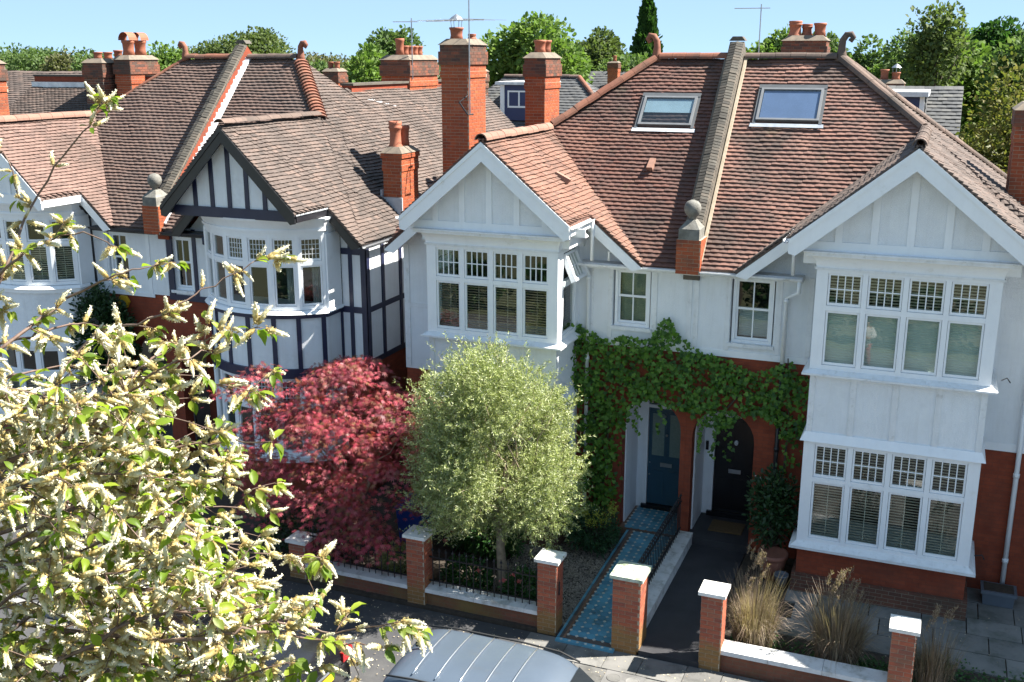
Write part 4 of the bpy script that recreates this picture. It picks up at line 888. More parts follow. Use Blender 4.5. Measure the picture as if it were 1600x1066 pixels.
# chimneys of the pair
chimney(B_.o, B_.B, -11.22, -10.52, 23.3, 24.3, 5.8, 10.2, 'brick_orange', [(-10.95, 23.6, .15, .3, 'cowl'), (-10.75, 24.05, .09, .16, 'roll')], name='tall_chimney')
ae = aerial(B_.o, -10.42, 23.15, 8.6, 11.6, R(160), 7, 1.9, 1.5, zb=10.75)
b = MB(); b.tube([(-10.36, 23.2, 8.62), (-10.36, 22.9, 8.62), (-10.6, 22.95, 8.9), (-10.5, 23.2, 9.05)], .02, 5); b.build('mast_bracket', 'iron_black', ae)
chimney(B_.o, B_.B, -9.98, -9.46, 25.6, 26.7, 6.5, 9.9, 'brick_orange', [(-9.72, 25.95, .14, .34, 'plain'), (-9.72, 26.35, .14, .34, 'plain')], name='slim_chimney')
chimney(A.o, A.B, 1.22, 1.85, 22.5, 23.4, 6.2, 8.95, 'brick_orange', [], corb=(.15, .04), name='side_chimney')
chimney(A.o, A.B, -4.3, -3.2, 30.2, 30.9, 6, 10.35, 'brick_orange', [(-4.05, 30.5, .16, .42, 'roll'), (-3.75, 30.6, .13, .34, 'roll'), (-3.4, 30.5, .15, .36, 'plain')], name='rear_chimney')
MB().box(-6.5, -2.5, 28.2, 31, 0, 8.6).build('rear_wing', 'yellow_brick', A.o)
aerial(A.o, -4.75, 29, 8, 11.25, R(188), 5, .9, .3)
A.finish(); B_.finish()
# ------------------------------------------------------------------ the half timbered pair
class Arc:
    """segmental bay on plan"""
    def __init__(s, cx, half=1.58, sag=.7, y=18.9): s.cx = cx; s.r = (half * half + sag * sag) / (2 * sag); s.cy = y + s.r; s.ha = math.asin(half / s.r)
    def p(s, a, e=0): return (s.cx + (s.r + e) * math.sin(a), s.cy - (s.r + e) * math.cos(a))
    def band(s, e, z0, z1, m, parent, name, n=18, e1=None):
        e1 = e if e1 is None else e1
        a = [s.p(-s.ha + 2 * s.ha * i / n, e) for i in range(n + 1)]; c = [s.p(-s.ha + 2 * s.ha * i / n, e1) for i in range(n + 1)]
        lo = a + [(a[-1][0], YW), (a[0][0], YW)]; hi = c + [(c[-1][0], YW), (c[0][0], YW)]; k = len(lo)
        return MB().add([(x, y, z0) for x, y in lo] + [(x, y, z1) for x, y in hi], [tuple(range(k))[::-1], tuple(range(k, 2 * k))] + [(i, (i + 1) % k, k + (i + 1) % k, k + i) for i in range(k)]).build(name, m, parent)
    def windows(s, z0, z1, tz, parent, n, blinds, lead=()):
        for i in range(n):
            a0, a1 = -s.ha + 2 * s.ha * i / n, -s.ha + 2 * s.ha * (i + 1) / n; p, q = s.p(a0), s.p(a1); W = math.hypot(q[0] - p[0], q[1] - p[1])
            window(rz(p[0], p[1], z0, math.atan2(q[1] - p[1], q[0] - p[0])), W, z1 - z0, 1, parent, tz, post=.065, bars=(5, 4) if i in lead else None, lead=True, blinds=(blinds[i], None), name='bay_window')
    def posts(s, angs, z0, z1, m, parent, w_=.1):
        for a in angs:
            p = s.p(a, .012); t = MB(rz(p[0], p[1], 0, a)); t.box(-w_ / 2, w_ / 2, -.01, .06, z0, z1).build('timber', m, parent)
def curved_bay(h, arc, tim, wm, blinds, lead):
    o = h.o; ha = arc.ha
    arc.band(-.03, 0, 1.0, 'wall_brick', o, 'bay_base'); arc.band(.1, 1.0, 1.12, wm, o, 'window_sill'); arc.windows(1.13, 2.98, 1.15, o, 6, blinds, lead)
    arc.band(.05, 2.98, 3.2, tim, o, 'bressumer'); arc.band(-.01, 3.2, 4.36, 'roughcast', o, 'bay_panel')
    if tim == 'navy_paint': arc.posts([-ha * .93, -ha * .66, -ha * .36, -.02, ha * .33, ha * .64, ha * .95], 3.2, 4.36, tim, o)
    arc.band(.06, 4.36, 4.46, tim, o, 'band'); arc.band(.12, 4.46, 4.53, wm, o, 'window_sill', e1=.06)
    arc.windows(4.54, 6.2, 1.03, o, 6, blinds, lead)
    for e, a, b, e1 in ((.0, 6.2, 6.28, .0), (.05, 6.28, 6.33, .05), (.02, 6.33, 6.52, .12), (.15, 6.52, 6.57, .17)): arc.band(e, a, b, wm, o, 'cornice', e1=e1)
    for sg in (-1, 1):
        p = arc.p(sg * ha); boxes('bay_return', wm, o, [(p[0] - .05, p[0] + .05, p[1] + .02, YW, 4.53, 6.2), (p[0] - .05, p[0] + .05, p[1] + .02, YW, 1.12, 2.98)])
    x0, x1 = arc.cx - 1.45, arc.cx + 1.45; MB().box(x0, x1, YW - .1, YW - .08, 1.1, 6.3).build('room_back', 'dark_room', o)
def gable_panel(h, yg, zb, tim, offs, w_=.1):
    X, top = h.X, h.gz - .12; hw = (top - zb) / h.gs
    g = MB().prism([(X(h.ub) - hw, yg, zb), (X(h.ub) + hw, yg, zb), (X(h.ub), yg, top)], (0, .2, 0)).build('gable_wall', 'roughcast', h.o)
    for k in offs: MB().box(X(h.ub) + k - w_ / 2, X(h.ub) + k + w_ / 2, yg - .03, yg - .001, zb, top - h.gs * abs(k) - .02).build('timber', tim, g)
    MB().box(X(h.ub) - h.hb + .15, X(h.ub) + h.hb - .15, yg - .05, yg + .25, zb - .22, zb).build('tie_beam', tim, h.o)
Cc = House('half_timbered_house', 'half timbered house with black beams and round bay beside the white pair', -17.15, 1, 1.75, 3.1, 8.51, 1.0, 1.72, 18.5)
D = House('half_timbered_house', 'house with white round bay at the left edge behind the white blossom', -17.15, -1, 1.8, 3.75, 8.42, .97, 1.72, 18.5)
Cc.roof('tile_brown', 'tile_brown', 'tile_grey', 'tile_grey', 5.6, vis=('main', 'gout', 'side')); D.roof('tile_brown', 'tile_pink', 'tile_brown', 'tile_brown', 6.4, vis=('main', 'gin'))
Cc.barges('black_paint', .23, soffit='black_paint'); D.barges('white_paint', .26); Cc.infill('roughcast'); D.infill('roughcast')
P = Cc.P; Cc.T.plane([P(2.56, 24.62, 9.05), P(2.56, 33, 9.05), P(5.6, 33, 6.01), P(5.6, 27.3, 6.01)], 'tile_grey', Cc.rf, vis=False, seed=77)
MB().prism([P(2.56, 24.62, 9.04), P(2.56, 33, 9.04), P(5.6, 33, 6.0), P(5.6, 27.3, 6.0)], (0, 0, -.05)).build('rear_roof', 'tile_grey', Cc.o)
gable_panel(Cc, 18.82, 6.78, 'navy_paint', (-1.0, -.55, -.1, .35, .8, 1.2)); gable_panel(D, 18.82, 6.78, 'white_paint', (-.9, -.45, 0, .45, .9))
aC = Arc(-13.92); aD = Arc(-20.95); curved_bay(Cc, aC, 'navy_paint', 'white_paint', [None, None, None, None, 'curtain', 'curtain'], (2, 3, 4, 5)); curved_bay(D, aD, 'white_paint', 'white_paint', ['cream'] * 6, ())
for h in (Cc, D): MB().box(*sorted((h.X(h.ub - 1.5), h.X(h.ub + 1.5))), 19.0, YW + .1, 6.57, 6.66).build('bay_ceiling', 'white_paint', h.o)
# walls
w1 = MB(); holewall(w1, -17.14, -15.3, 4.3, 5.98, [(-17.02, -16.42, 4.44, 5.8)], YW, .3); wc = w1.build('upper_wall', 'roughcast', Cc.o); boxes('upper_wall', 'roughcast', Cc.o, [(-12.5, -11.65, YW, YW + .3, 3.2, 6.0), (-11.95, -11.65, YW + .3, 27.3, 3.2, 6.0)])
w1 = MB(); holewall(w1, -19.5, -17.16, 4.3, 5.98, [(-18.95, -18.3, 4.44, 5.8)], YW, .3); wd = w1.build('upper_wall', 'roughcast', D.o); boxes('upper_wall', 'roughcast', D.o, [(-24.2, -22.4, YW, YW + .3, 3.2, 6.0)])
MB().box(-12.5, -11.66, YW + .01, YW + .3, 0, 3.2).build('wall', 'wall_brick', Cc.o); MB().box(-11.94, -11.66, YW + .3, 27.3, 0, 3.2).build('side_wall', 'wall_brick', Cc.o); MB().box(-17.1, -11.7, 27.3, 27.5, 0, 6).build('rear_wall', 'yellow_brick', Cc.o)
archwall(-17.148, -15.3, 0, 4.3, -17.0, -15.95, 2.6, .55, YW + .02, .3, 'wall_brick', Cc.o); archwall(-19.5, -17.152, 0, 4.3, -18.5, -17.45, 2.6, .55, YW + .02, .3, 'wall_brick', D.o)
MB().box(-17.1, -15.9, 21.3, 21.35, 0, 3.4).build('porch_back', 'wall_brick', Cc.o); MB().box(-18.6, -17.35, 21.0, 21.05, 0, 3.4).build('porch_back', 'frame_grey', D.o)
tb = [(-17.12, 4.3, 5.98, .16), (-16.36, 4.3, 5.98, .1), (-15.62, 4.3, 5.98, .1), (-12.45, 3.2, 6.3, .16), (-12.1, 3.2, 6.3, .09), (-11.79, 3.2, 6.1, .16)]
for x, z0, z1, w_ in tb: MB().box(x, x + w_, YW - .03, YW + .002, z0, z1).build('timber', 'navy_paint', wc)
for x0, x1, z in ((-17.14, -15.45, 4.3), (-12.45, -11.63, 4.42), (-12.45, -11.63, 5.75), (-12.45, -11.63, 3.2)): MB().box(x0, x1, YW - .026, YW + .004, z - .08, z + .06).build('timber', 'navy_paint', wc)
for y, z0, z1 in ((20.17, 3.2, 6.0), (20.85, 3.2, 6.0), (21.7, 3.2, 6.0), (22.6, 3.2, 6.0)): MB().box(-11.66, -11.62, y, y + .12, z0, z1).build('timber', 'navy_paint', wc)
for z in (3.2, 4.42): MB().box(-11.655, -11.624, 20.29, 27, z - .06, z + .06).build('timber', 'navy_paint', wc)
for x0, x1, z0, z1 in ((-19.5, -17.6, 4.22, 4.32), (-17.75, -17.65, 4.32, 5.9), (-19.1, -19.0, 4.32, 5.9)): MB().box(x0, x1, YW - .02, YW + .002, z0, z1).build('trim', 'white_paint', wd)
sash2(-17.0, -16.44, 4.47, 5.78, Cc.o, None, None); sash2(-18.92, -18.33, 4.47, 5.78, D.o, None, None)
MB().prism([(-18.55 + .17 * math.cos(R(60 * i)), 20.19, 4.05 + .17 * math.sin(R(60 * i))) for i in range(6)], (0, -.07, 0)).build('alarm_box', 'alarm_yellow' if 'alarm_yellow' in MT else mat('alarm_yellow', (.62, .36, .02), .4).name, D.o)
MB().box(-18.61, -18.49, 20.108, 20.12, 4.0, 4.07).build('alarm_plate', 'frame_grey', D.o)
# gutters and pipes
gutter((-17.1, YE - .06, ZE - .05), (-15.6, YE - .06, ZE - .05), 'black_paint', Cc.o, .065); gutter((-19.1, YE - .06, ZE - .05), (-17.2, YE - .06, ZE - .05), 'black_paint', D.o, .065)
MB().box(-17.1, -15.5, YE + .02, YW, ZE - .16, ZE - .05).build('fascia', 'black_paint', Cc.o); MB().box(-19.1, -17.2, YE + .02, YW, ZE - .16, ZE - .05).build('fascia', 'black_paint', D.o)
pipe([(-15.72, YE - .06, ZE - .08), (-15.72, YE - .06, ZE - .25), (-15.6, YW - .12, ZE - .45), (-15.6, YW - .12, .2)], .045, 'navy_paint', Cc.o)
pipe([(-19.35, 19.6, 6.6), (-19.35, YW - .1, 6.2), (-19.3, YW - .1, .2)], .045, 'black_paint', D.o)
gutter((-12.33, 18.5, 6.76), (-12.33, 19.9, 6.76), 'white_lead', Cc.o, .05); gutter((-11.45, YE - .1, ZE - .05), (-11.45, 24, ZE - .05), 'steel', Cc.o, .06)
# ridges
ridge_tiles(Cc.P(.2, YR, ZR + .03), Cc.P(1.7, YR, ZR + .03), .12, .31, 'ridge_grey', Cc.rf); ridge_tiles(Cc.P(3.1, 18.48, 8.53), Cc.P(3.1, Cc.yg - .1, 8.53), .15, .42, 'ridge_grey', Cc.rf, arc=130)
ridge_tiles(D.P(.2, YR, ZR + .03), D.P(1.75, YR, ZR + .03), .12, .31, 'ridge_red', D.rf); ridge_tiles(D.P(D.ub, 18.48, D.gz + .02), D.P(D.ub, D.yg - .1, D.gz + .02), .14, .36, 'ridge_pink', D.rf)
ridge_tiles(D.P(1.85, YR - .02, ZR), D.P(D.ub, D.yg, D.gz + .03), .06, .31, 'ridge_red', D.rf, name='hip_tile')
curl_finial(Cc.P(1.75, YR, ZR + .05), 1, Cc.rf, 'ridge_red', .8); curl_finial(D.P(1.8, YR, ZR + .05), -1, D.rf, 'ridge_red', .8)
# bonnet tiles down the hip
g0, g1 = Cc.P(1.75, YR, ZR), Vector((Cc.X(3.1), Cc.yg, Cc.gz)); d = (g1 - g0); n = 19; x = d.cross(Vector((0, 0, 1))).normalized(); up = x.cross(d.normalized())
bm = []; vs = []; fs = []
for y, rr, zz in ((0, .13, .0), (.16, .17, .045), (.16, .155, .015)):
    for j in range(7): a = R(-72 + 24 * j); vs.append((rr * 1.25 * math.sin(a), y, zz + rr * (math.cos(a) - .75)))
for k in (0, 1):
    for j in range(6): fs.append((k * 7 + j, k * 7 + j + 1, k * 7 + j + 8, k * 7 + j + 7))
me = addmat(MB().add(vs, fs).mesh('bonnet_tile'), 'ridge_red')
for i in range(n): piece(me, 'bonnet_tile', Cc.rf, frame(g0 + d * ((i + .1) / n) + up * .03, x, d.normalized(), up))
party(Cc, -17.15)
# chimneys
chimney(Cc.o, Cc.B, -12.2, -11.72, 22.1, 22.95, 5.6, 7.75, 'brick_orange', [(-12.0, 22.38, .14, .62, 'roll'), (-11.95, 22.72, .12, .5, 'plain')], corb=(.12, .04), top='brick_orange', soot=.3, name='side_chimney')
MB().box(-12.24, -12.21, 22.0, 23.0, 6.3, 6.9).box(-12.22, -11.7, 22.06, 22.094, 6.1, 6.72).build('flashing', 'lead', Cc.o)
chimney(Cc.o, Cc.B, -15.4, -14.5, 28, 29.8, 6, 9.85, 'brick_orange', [(-14.95, 28.3 + .3 * i, .12, .5 if i == 0 else .3, 'plain') for i in range(5)], name='rear_chimney')
MB().box(-14.85, -14.55, 24.8, 33, 8.5, 9.2).build('parapet', 'wall_brick', Cc.o); MB().box(-14.9, -14.5, 24.8, 33, 9.2, 9.26).build('parapet_coping', 'coping_brick', Cc.o)
MB().box(-17, -14.85, 24.8, 33, 6, 8.9).build('rear_wing', 'yellow_brick', Cc.o)
MB().add([(-14.5, 24.9, 8.95), (-14.5, 26.6, 8.95), (-14.1, 26.4, 8.62), (-14.35, 25.2, 8.85)], [(0, 1, 2, 3)]).build('flashing', 'white_lead', Cc.o)
aerial(Cc.o, -14.45, 28.1, 9.3, 11.0, R(200), 4, .7, .3)
chimney(D.o, D.B, -24.85, -24.25, 27.6, 28.9, 6, 9.85, 'brick_orange', [(-24.55, 27.95, .18, .5, 'hood'), (-24.55, 28.5, .18, .5, 'hood')], name='rear_chimney'); chimney(D.o, D.B, -25.85, -25.1, 27.3, 28.5, 6, 9.75, 'brick_sooty', [(-25.5, 27.6, .13, .24, 'plain'), (-25.45, 28.0, .13, .24, 'plain'), (-25.3, 28.3, .13, .3, 'plain')], name='rear_chimney')
chimney(D.o, D.B, -24.75, -24.1, 21.5, 22.5, 5.6, 9.75, 'brick_orange', [], name='side_chimney'); aerial(D.o, -24.3, 22, 9.8, 11.2, R(-10), 4, .5, .6)
rd = MB().prism([(-29, 25.9, 7.6), (-22.0, 25.9, 7.6), (-22.0, 28.2, 8.95), (-29, 28.2, 8.95)], (0, 0, -.05)).build('rear_roof', 'tile_grey', D.o)
t2 = Tiler(); t2.plane([(-29, 25.9, 7.6), (-22.0, 25.9, 7.6), (-22.0, 28.2, 8.95), (-29, 28.2, 8.95)], 'tile_grey', rd, vis=False); t2.done({rd.name: rd})
MB().box(-29, -22, 28.15, 28.3, 8.9, 9.12).build('flashing', 'white_lead', D.o); MB().box(-29, -22, 28.3, 28.6, 8.5, 9.3).build('parapet', 'wall_brick', D.o); MB().box(-29, -22, 28.25, 28.65, 9.3, 9.36).build('parapet_coping', 'coping_brick', D.o)
MB().box(-29, -22, 25.9, 28, 0, 7.5).build('rear_wing', 'yellow_brick', D.o)
Cc.finish(); D.finish()
# ------------------------------------------------------------------ vehicles
mat('van_paint', (.085, .11, .145), .35, (.075, .098, .13), 1, metal=.2, coat=.4, dirt=(.09, .1, .115), dns=3, dlo=.55, dhi=.8)
mat('car_paint', (.008, .008, .01), .2, coat=.8); mat('car_glass', (.012, .014, .016), .06, coat=.5)
mat('rubber', (.02, .02, .02), .8); mat('chrome_glint', (.75, .77, .8), .25, metal=.9); mat('rim', (.35, .36, .38), .35, metal=.8)
mat('red_lamp', (.35, .012, .015), .2, coat=.6); mat('clear_lamp', (.6, .6, .58), .15, coat=.6); mat('plate_yellow', (.75, .47, .02), .4)
def section(x, yc, zb, z1, z2, zr, w1, w2, wr, cr):
    """one ring of a car body: sill, belt, roof edge, crown"""
    h = [(w1 * .8, zb), (w1 * .97, zb + .08), (w1, (zb + z1) / 2), (w1 * .985, z1), (w2, z2), ((w2 * .35 + wr * .65), z2 + (zr - z2) * .72), (wr, zr - .035), (wr * .9, zr - .008), (wr * .55, zr + cr * .7), (0.0001, zr + cr)]
    return [(x, yc + a, b) for a, b in h] + [(x, yc - a, b) for a, b in h[::-1][1:]]
def car(name, label, x0, dx, yc, secs, paint, glass, ribs=None, tail=None, zg=-.12):
    t = thing(name, label, 'car' if name == 'parked_car' else 'van', (x0 + dx * 2.1, yc, zg), 'vehicles parked along the kerb')
    rings = [section(x0 + dx * s[0], yc, *[v + zg if i in (0, 1, 2, 3) else v for i, v in enumerate(s[1:])]) for s in secs]; k = len(rings[0]); b = MB(); vs = [p for r in rings for p in r]; fs = []
    for i in range(len(rings) - 1):
        for j in range(k): fs.append((i * k + j, i * k + (j + 1) % k, (i + 1) * k + (j + 1) % k, (i + 1) * k + j))
    fs += [tuple(range(k)), tuple(range((len(rings) - 1) * k, len(rings) * k))]; body = b.add(vs, fs).build('body', paint, t, True)
    m = body.modifiers.new('sub', 'SUBSURF'); m.levels = m.render_levels = 2
    def patch(nm, pts, m_='car_glass', off=.012):
        P_ = [Vector(p) for p in pts]; n_ = (P_[1] - P_[0]).cross(P_[2] - P_[0]).normalized()
        c_ = sum(P_, Vector()) / len(P_)
        if n_.dot(c_ - Vector((c_.x - (0 if abs(n_.y) > .5 else (c_.x - t.location.x)), yc, .7))) < 0: n_ = -n_
        MB().prism([p + n_ * off * .2 for p in P_], n_ * off).build(nm, m_, t)
    for nm, pts in glass: patch(nm, [(x0 + dx * a, yc + b_, c_ + zg) for a, b_, c_ in pts])
    wm = addmat(MB().lathe([(.2, -.1), (.29, -.1), (.32, -.07), (.32, .07), (.29, .1), (.2, .1)], (0, 0, 0), 24).mesh('tyre'), 'rubber'); rm = MB().lathe([(.05, -.08), (.2, -.09), (.21, .09), (.05, .08)], (0, 0, 0), 20); rm = addmat(rm.mesh('rim'), 'rim')
    for sx in (.85, 3.45):
        for sy in (-1, 1):
            M = Matrix.Translation((x0 + dx * sx, yc + sy * .8, zg + .32)) @ Matrix.Rotation(R(90), 4, 'X'); w_ = piece(wm, 'wheel', t, M); r_ = bpy.data.objects.new('rim', rm); COL.objects.link(r_); r_.parent = w_
    return t
vs_ = [(-.02, .35, .75, .95, 1.15, .86, .84, .7, .02), (.05, .32, .95, 1.15, 1.75, .9, .88, .66, .03), (.18, .3, 1.0, 1.2, 1.98, .92, .9, .7, .035), (.6, .3, 1.02, 1.22, 2.02, .93, .91, .715, .04), (1.6, .3, 1.02, 1.22, 2.02, .93, .91, .715, .04), (2.15, .3, 1.02, 1.22, 2.0, .93, .91, .71, .035), (2.4, .3, 1.02, 1.2, 1.93, .93, .9, .69, .03), (2.75, .3, 1.02, 1.15, 1.62, .93, .9, .7, .03), (3.2, .3, .98, 1.08, 1.2, .93, .9, .76, .04), (3.8, .32, .9, 1.02, 1.1, .92, .88, .72, .05), (4.2, .35, .7, .85, .95, .88, .82, .62, .04), (4.3, .4, .55, .6, .7, .8, .75, .55, .02)]
vn = car('parked_van', 'silver grey van with ribbed roof parked at the kerb below the gate piers', -6.5, 1, 11.75, vs_, 'van_paint',
    [('rear_window', [(.02, -.6, 1.3), (.02, .6, 1.3), (.1, .55, 1.78), (.1, -.55, 1.78)])] + [('side_window', [(a, s * .885, 1.28), (b_, s * .885, 1.28), (b_ - .05, s * .77, 1.82), (a + .05, s * .77, 1.82)]) for s in (-1, 1) for a, b_ in ((.35, 1.3), (1.38, 2.4))] + [('windscreen', [(2.5, -.62, 1.86), (2.5, .62, 1.86), (3.12, .72, 1.28), (3.12, -.72, 1.28)])])
for i in range(5):
    x = -5.94 + .335 * i; MB().tube([(x, 11.75 + f * .62, 1.908 + .047 * (1 - abs(f) ** 2.2)) for f in np.linspace(-1, 1, 9)], .011, 6).build('roof_rib', 'chrome_glint', vn, True)  # pale metal instead of body paint: the glint along each rib is coloured in
for s in (-1, 1): MB().tube([(-6.3, 11.75 + s * .69, 1.845), (-5.9, 11.75 + s * .7, 1.885), (-4.9, 11.75 + s * .705, 1.89), (-4.3, 11.75 + s * .7, 1.87), (-4.0, 11.75 + s * .68, 1.79)], .014, 6).build('roof_gutter', 'rubber', vn, True)
MB().hexa([(-6.2, 11.73, 1.93), (-6.05, 11.73, 1.93), (-6.05, 11.77, 1.93), (-6.2, 11.77, 1.93)], [(-6.2, 11.742, 2.0), (-6.15, 11.742, 2.0), (-6.15, 11.758, 2.0), (-6.2, 11.758, 2.0)]).build('roof_aerial', 'rubber', vn)
for s in (-1, 1):
    MB().box(-6.54, -6.48, 11.75 + s * .8 - .07, 11.75 + s * .8 + .07, .7, 1.1).build('tail_lamp', 'red_lamp', vn); MB().box(-2.33, -2.21, 11.75 + s * .6 - .12, 11.75 + s * .6 + .12, .55, .72).build('headlamp', 'clear_lamp', vn)
    MB().box(-3.58, -3.38, 11.75 + s * 1.0 - .08, 11.75 + s * 1.0 + .08, 1.05, 1.22).build('wing_mirror', 'van_paint', vn)
cs_ = [(0, .35, .6, .8, .92, .8, .76, .6, .02), (.05, .3, .85, .95, 1.1, .88, .85, .66, .03), (.3, .28, .92, 1.0, 1.32, .9, .86, .6, .03), (.75, .28, .93, 1.02, 1.45, .91, .88, .6, .035), (1.4, .28, .93, 1.02, 1.5, .91, .88, .61, .04), (2.0, .28, .92, 1.0, 1.47, .91, .88, .6, .04), (2.4, .28, .9, .98, 1.3, .91, .87, .6, .03), (2.95, .28, .86, .94, 1.0, .91, .85, .68, .03), (3.6, .3, .78, .86, .92, .89, .82, .62, .04), (4.05, .34, .6, .7, .76, .84, .76, .5, .03), (4.15, .4, .5, .55, .6, .76, .7, .45, .02)]
cr = car('parked_car', 'black hatchback with yellow rear number plate beneath the white blossom', -8.0, -1, 12.1, cs_, 'car_paint',
    [('rear_window', [(.16, -.55, 1.08), (.16, .55, 1.08), (.45, .5, 1.38), (.45, -.5, 1.38)])] + [('side_window', [(a, s * .855, 1.06), (b_, s * .855, 1.06), (b_ - .1, s * .7, 1.38), (a + .1, s * .7, 1.38)]) for s in (-1, 1) for a, b_ in ((.6, 1.45), (1.52, 2.5))] + [('windscreen', [(2.15, -.52, 1.42), (2.15, .52, 1.42), (2.85, .62, 1.04), (2.85, -.62, 1.04)])])
for s in (-1, 1): MB().box(-8.08, -7.97, 12.1 + s * .7 - .14, 12.1 + s * .7 + .14, .72, .88).build('tail_lamp', 'red_lamp', cr)
MB().box(-7.975, -7.955, 11.84, 12.36, .62, .74).build('number_plate', 'plate_yellow', cr); MB().box(-7.98, -7.96, 11.85, 12.35, .78, .81).build('tailgate_strip', 'chrome_glint', cr)
# ------------------------------------------------------------------ garden objects
def pot(name, label, x, y, z, r, h, m, parent=None):
    return tag(MB().lathe([(r * .7, 0), (r * .98, h * .75), (r, h * .82), (r * 1.08, h * .84), (r * 1.08, h), (r * .95, h), (r * .9, h * .86), (.01, h * .84)], (x, y, z), 22).build(name, m, None, True), label, 'plant pot')
pot('plant_pot', 'large terracotta pot beside the right hand bay', -2.32, 19.25, .13, .27, .52, 'pot_clay')
mat('pot_grey', (.11, .13, .16), .6); pot('plant_pot', 'small grey pot at the foot of the terracotta pot', -2.1, 18.95, .13, .13, .24, 'pot_grey')
pl = thing('planter_trough', 'dark grey rectangular planter at the foot of the white downpipe', 'planter', (1.75, 19.75, .13))
b = MB().hexa([(1.47, 19.62, .13), (1.98, 19.62, .13), (1.98, 19.95, .13), (1.47, 19.95, .13)], [(1.45, 19.6, .36), (2.0, 19.6, .36), (2.0, 19.98, .36), (1.45, 19.98, .36)]); b.build('box', 'pot_grey', pl); MB().box(1.42, 2.03, 19.57, 20.0, .36, .42).build('rim', 'pot_grey', pl); MB().box(1.47, 1.98, 19.62, 19.95, .421, .43).build('soil', 'soil', pl)
mat('doormat', (.14, .085, .035), .95, (.1, .06, .025), 20, bs=200, bst=1); tag(MB().box(-3.85, -3.15, 20.55, 21.1, .272, .295).build('doormat', 'doormat'), 'brown coir doormat before the black front door', 'doormat')
mat('bin_blue', (.012, .05, .28), .4); wb_ = thing('wheeled_bin', 'dark blue wheeled bin in the shade behind the red maple', 'bin', (-9.55, 18.2, .06))
MB().hexa([(-9.78, 17.95, .08), (-9.3, 17.95, .08), (-9.3, 18.4, .08), (-9.78, 18.4, .08)], [(-9.83, 17.88, .9), (-9.25, 17.88, .9), (-9.25, 18.5, .9), (-9.83, 18.5, .9)]).build('body', 'bin_blue', wb_); MB().hexa([(-9.86, 17.84, .901), (-9.22, 17.84, .901), (-9.22, 18.54, .901), (-9.86, 18.54, .901)], [(-9.8, 17.9, .98), (-9.28, 17.9, .98), (-9.28, 18.5, 1.0), (-9.8, 18.5, 1.0)]).build('lid', 'bin_blue', wb_)
# the person across the street whose mirror image shows in the upper bay window
mat('shirt_white', (.75, .74, .72), .8, bs=20, bst=.4, bd=.02); mat('trousers_red', (.42, .06, .05), .85); mat('skin', (.45, .28, .2), .6); mat('hair_dark', (.03, .022, .018), .7); mat('shoe', (.03, .03, .03), .6)
def skin(name, pts, edges, rad, m, parent):
    me = bpy.data.meshes.new(name); me.from_pydata(pts, edges, []); o = finish(me, name, m, parent); md = o.modifiers.new('skin', 'SKIN')
    for i, r in enumerate(rad): me.skin_vertices[0].data[i].radius = (r, r) if not hasattr(r, '__len__') else r
    me.skin_vertices[0].data[0].use_root = True; sb = o.modifiers.new('s', 'SUBSURF'); sb.levels = sb.render_levels = 2; return o
px_, py_ = -1.79, 2.6
def pp(l): return [(px_ + a, py_ + b_, c_) for a, b_, c_ in l]
pe = thing('person', 'person in white shirt and red trousers mirrored in the upper bay window', 'person', (px_, py_, 0))
body = skin('body', pp([(0, 0, .93), (0, 0, 1.1), (0, .01, 1.3), (0, 0, 1.42), (0, 0, 1.5), (0, .02, 1.58), (0, .03, 1.68), (.1, 0, .9), (.11, .02, .5), (.12, 0, .1), (.12, .14, .04), (-.1, 0, .9), (-.11, .02, .5), (-.12, 0, .1), (-.12, .14, .04), (.17, 0, 1.4), (.24, .0, 1.15), (.14, .2, 1.08), (-.17, 0, 1.4), (-.24, 0, 1.15), (-.14, .2, 1.08), (.07, .26, 1.1), (-.07, .26, 1.1)]),
    [(0, 1), (1, 2), (2, 3), (3, 4), (4, 5), (5, 6), (0, 7), (7, 8), (8, 9), (9, 10), (0, 11), (11, 12), (12, 13), (13, 14), (3, 15), (15, 16), (16, 17), (3, 18), (18, 19), (19, 20), (17, 21), (20, 22)],
    [(.15, .11), (.14, .1), (.16, .11), (.12, .08), .055, (.08, .095), (.075, .09), .09, .06, .045, .04, .09, .06, .045, .04, .06, .045, .035, .06, .045, .035, .03, .03], 'skin', pe)
def tubeclothes(nm, m, chains):
    b = MB()
    for pts, rad in chains: b.tube(pp(pts), rad, 12)
    o = b.build(nm, m, pe, True); return o
tubeclothes('shirt', 'shirt_white', [([(0, 0, .84), (0, 0, 1.0), (0, 0, 1.2), (0, 0, 1.36), (0, 0, 1.47)], [.185, .18, .19, .19, .08])] + [([(s * .15, 0, 1.41), (s * .25, 0, 1.15), (s * .17, .15, 1.09)], [.085, .072, .055]) for s in (-1, 1)])
tubeclothes('trousers', 'trousers_red', [([(s * .07, 0, .92), (s * .1, .01, .7), (s * .11, .02, .45), (s * .12, 0, .08)], [.13, .11, .09, .085]) for s in (-1, 1)])
MB().ball((px_, py_ - .02, 1.7), .115, 14, 9, 1.05).build('hair', 'hair_dark', pe, True)
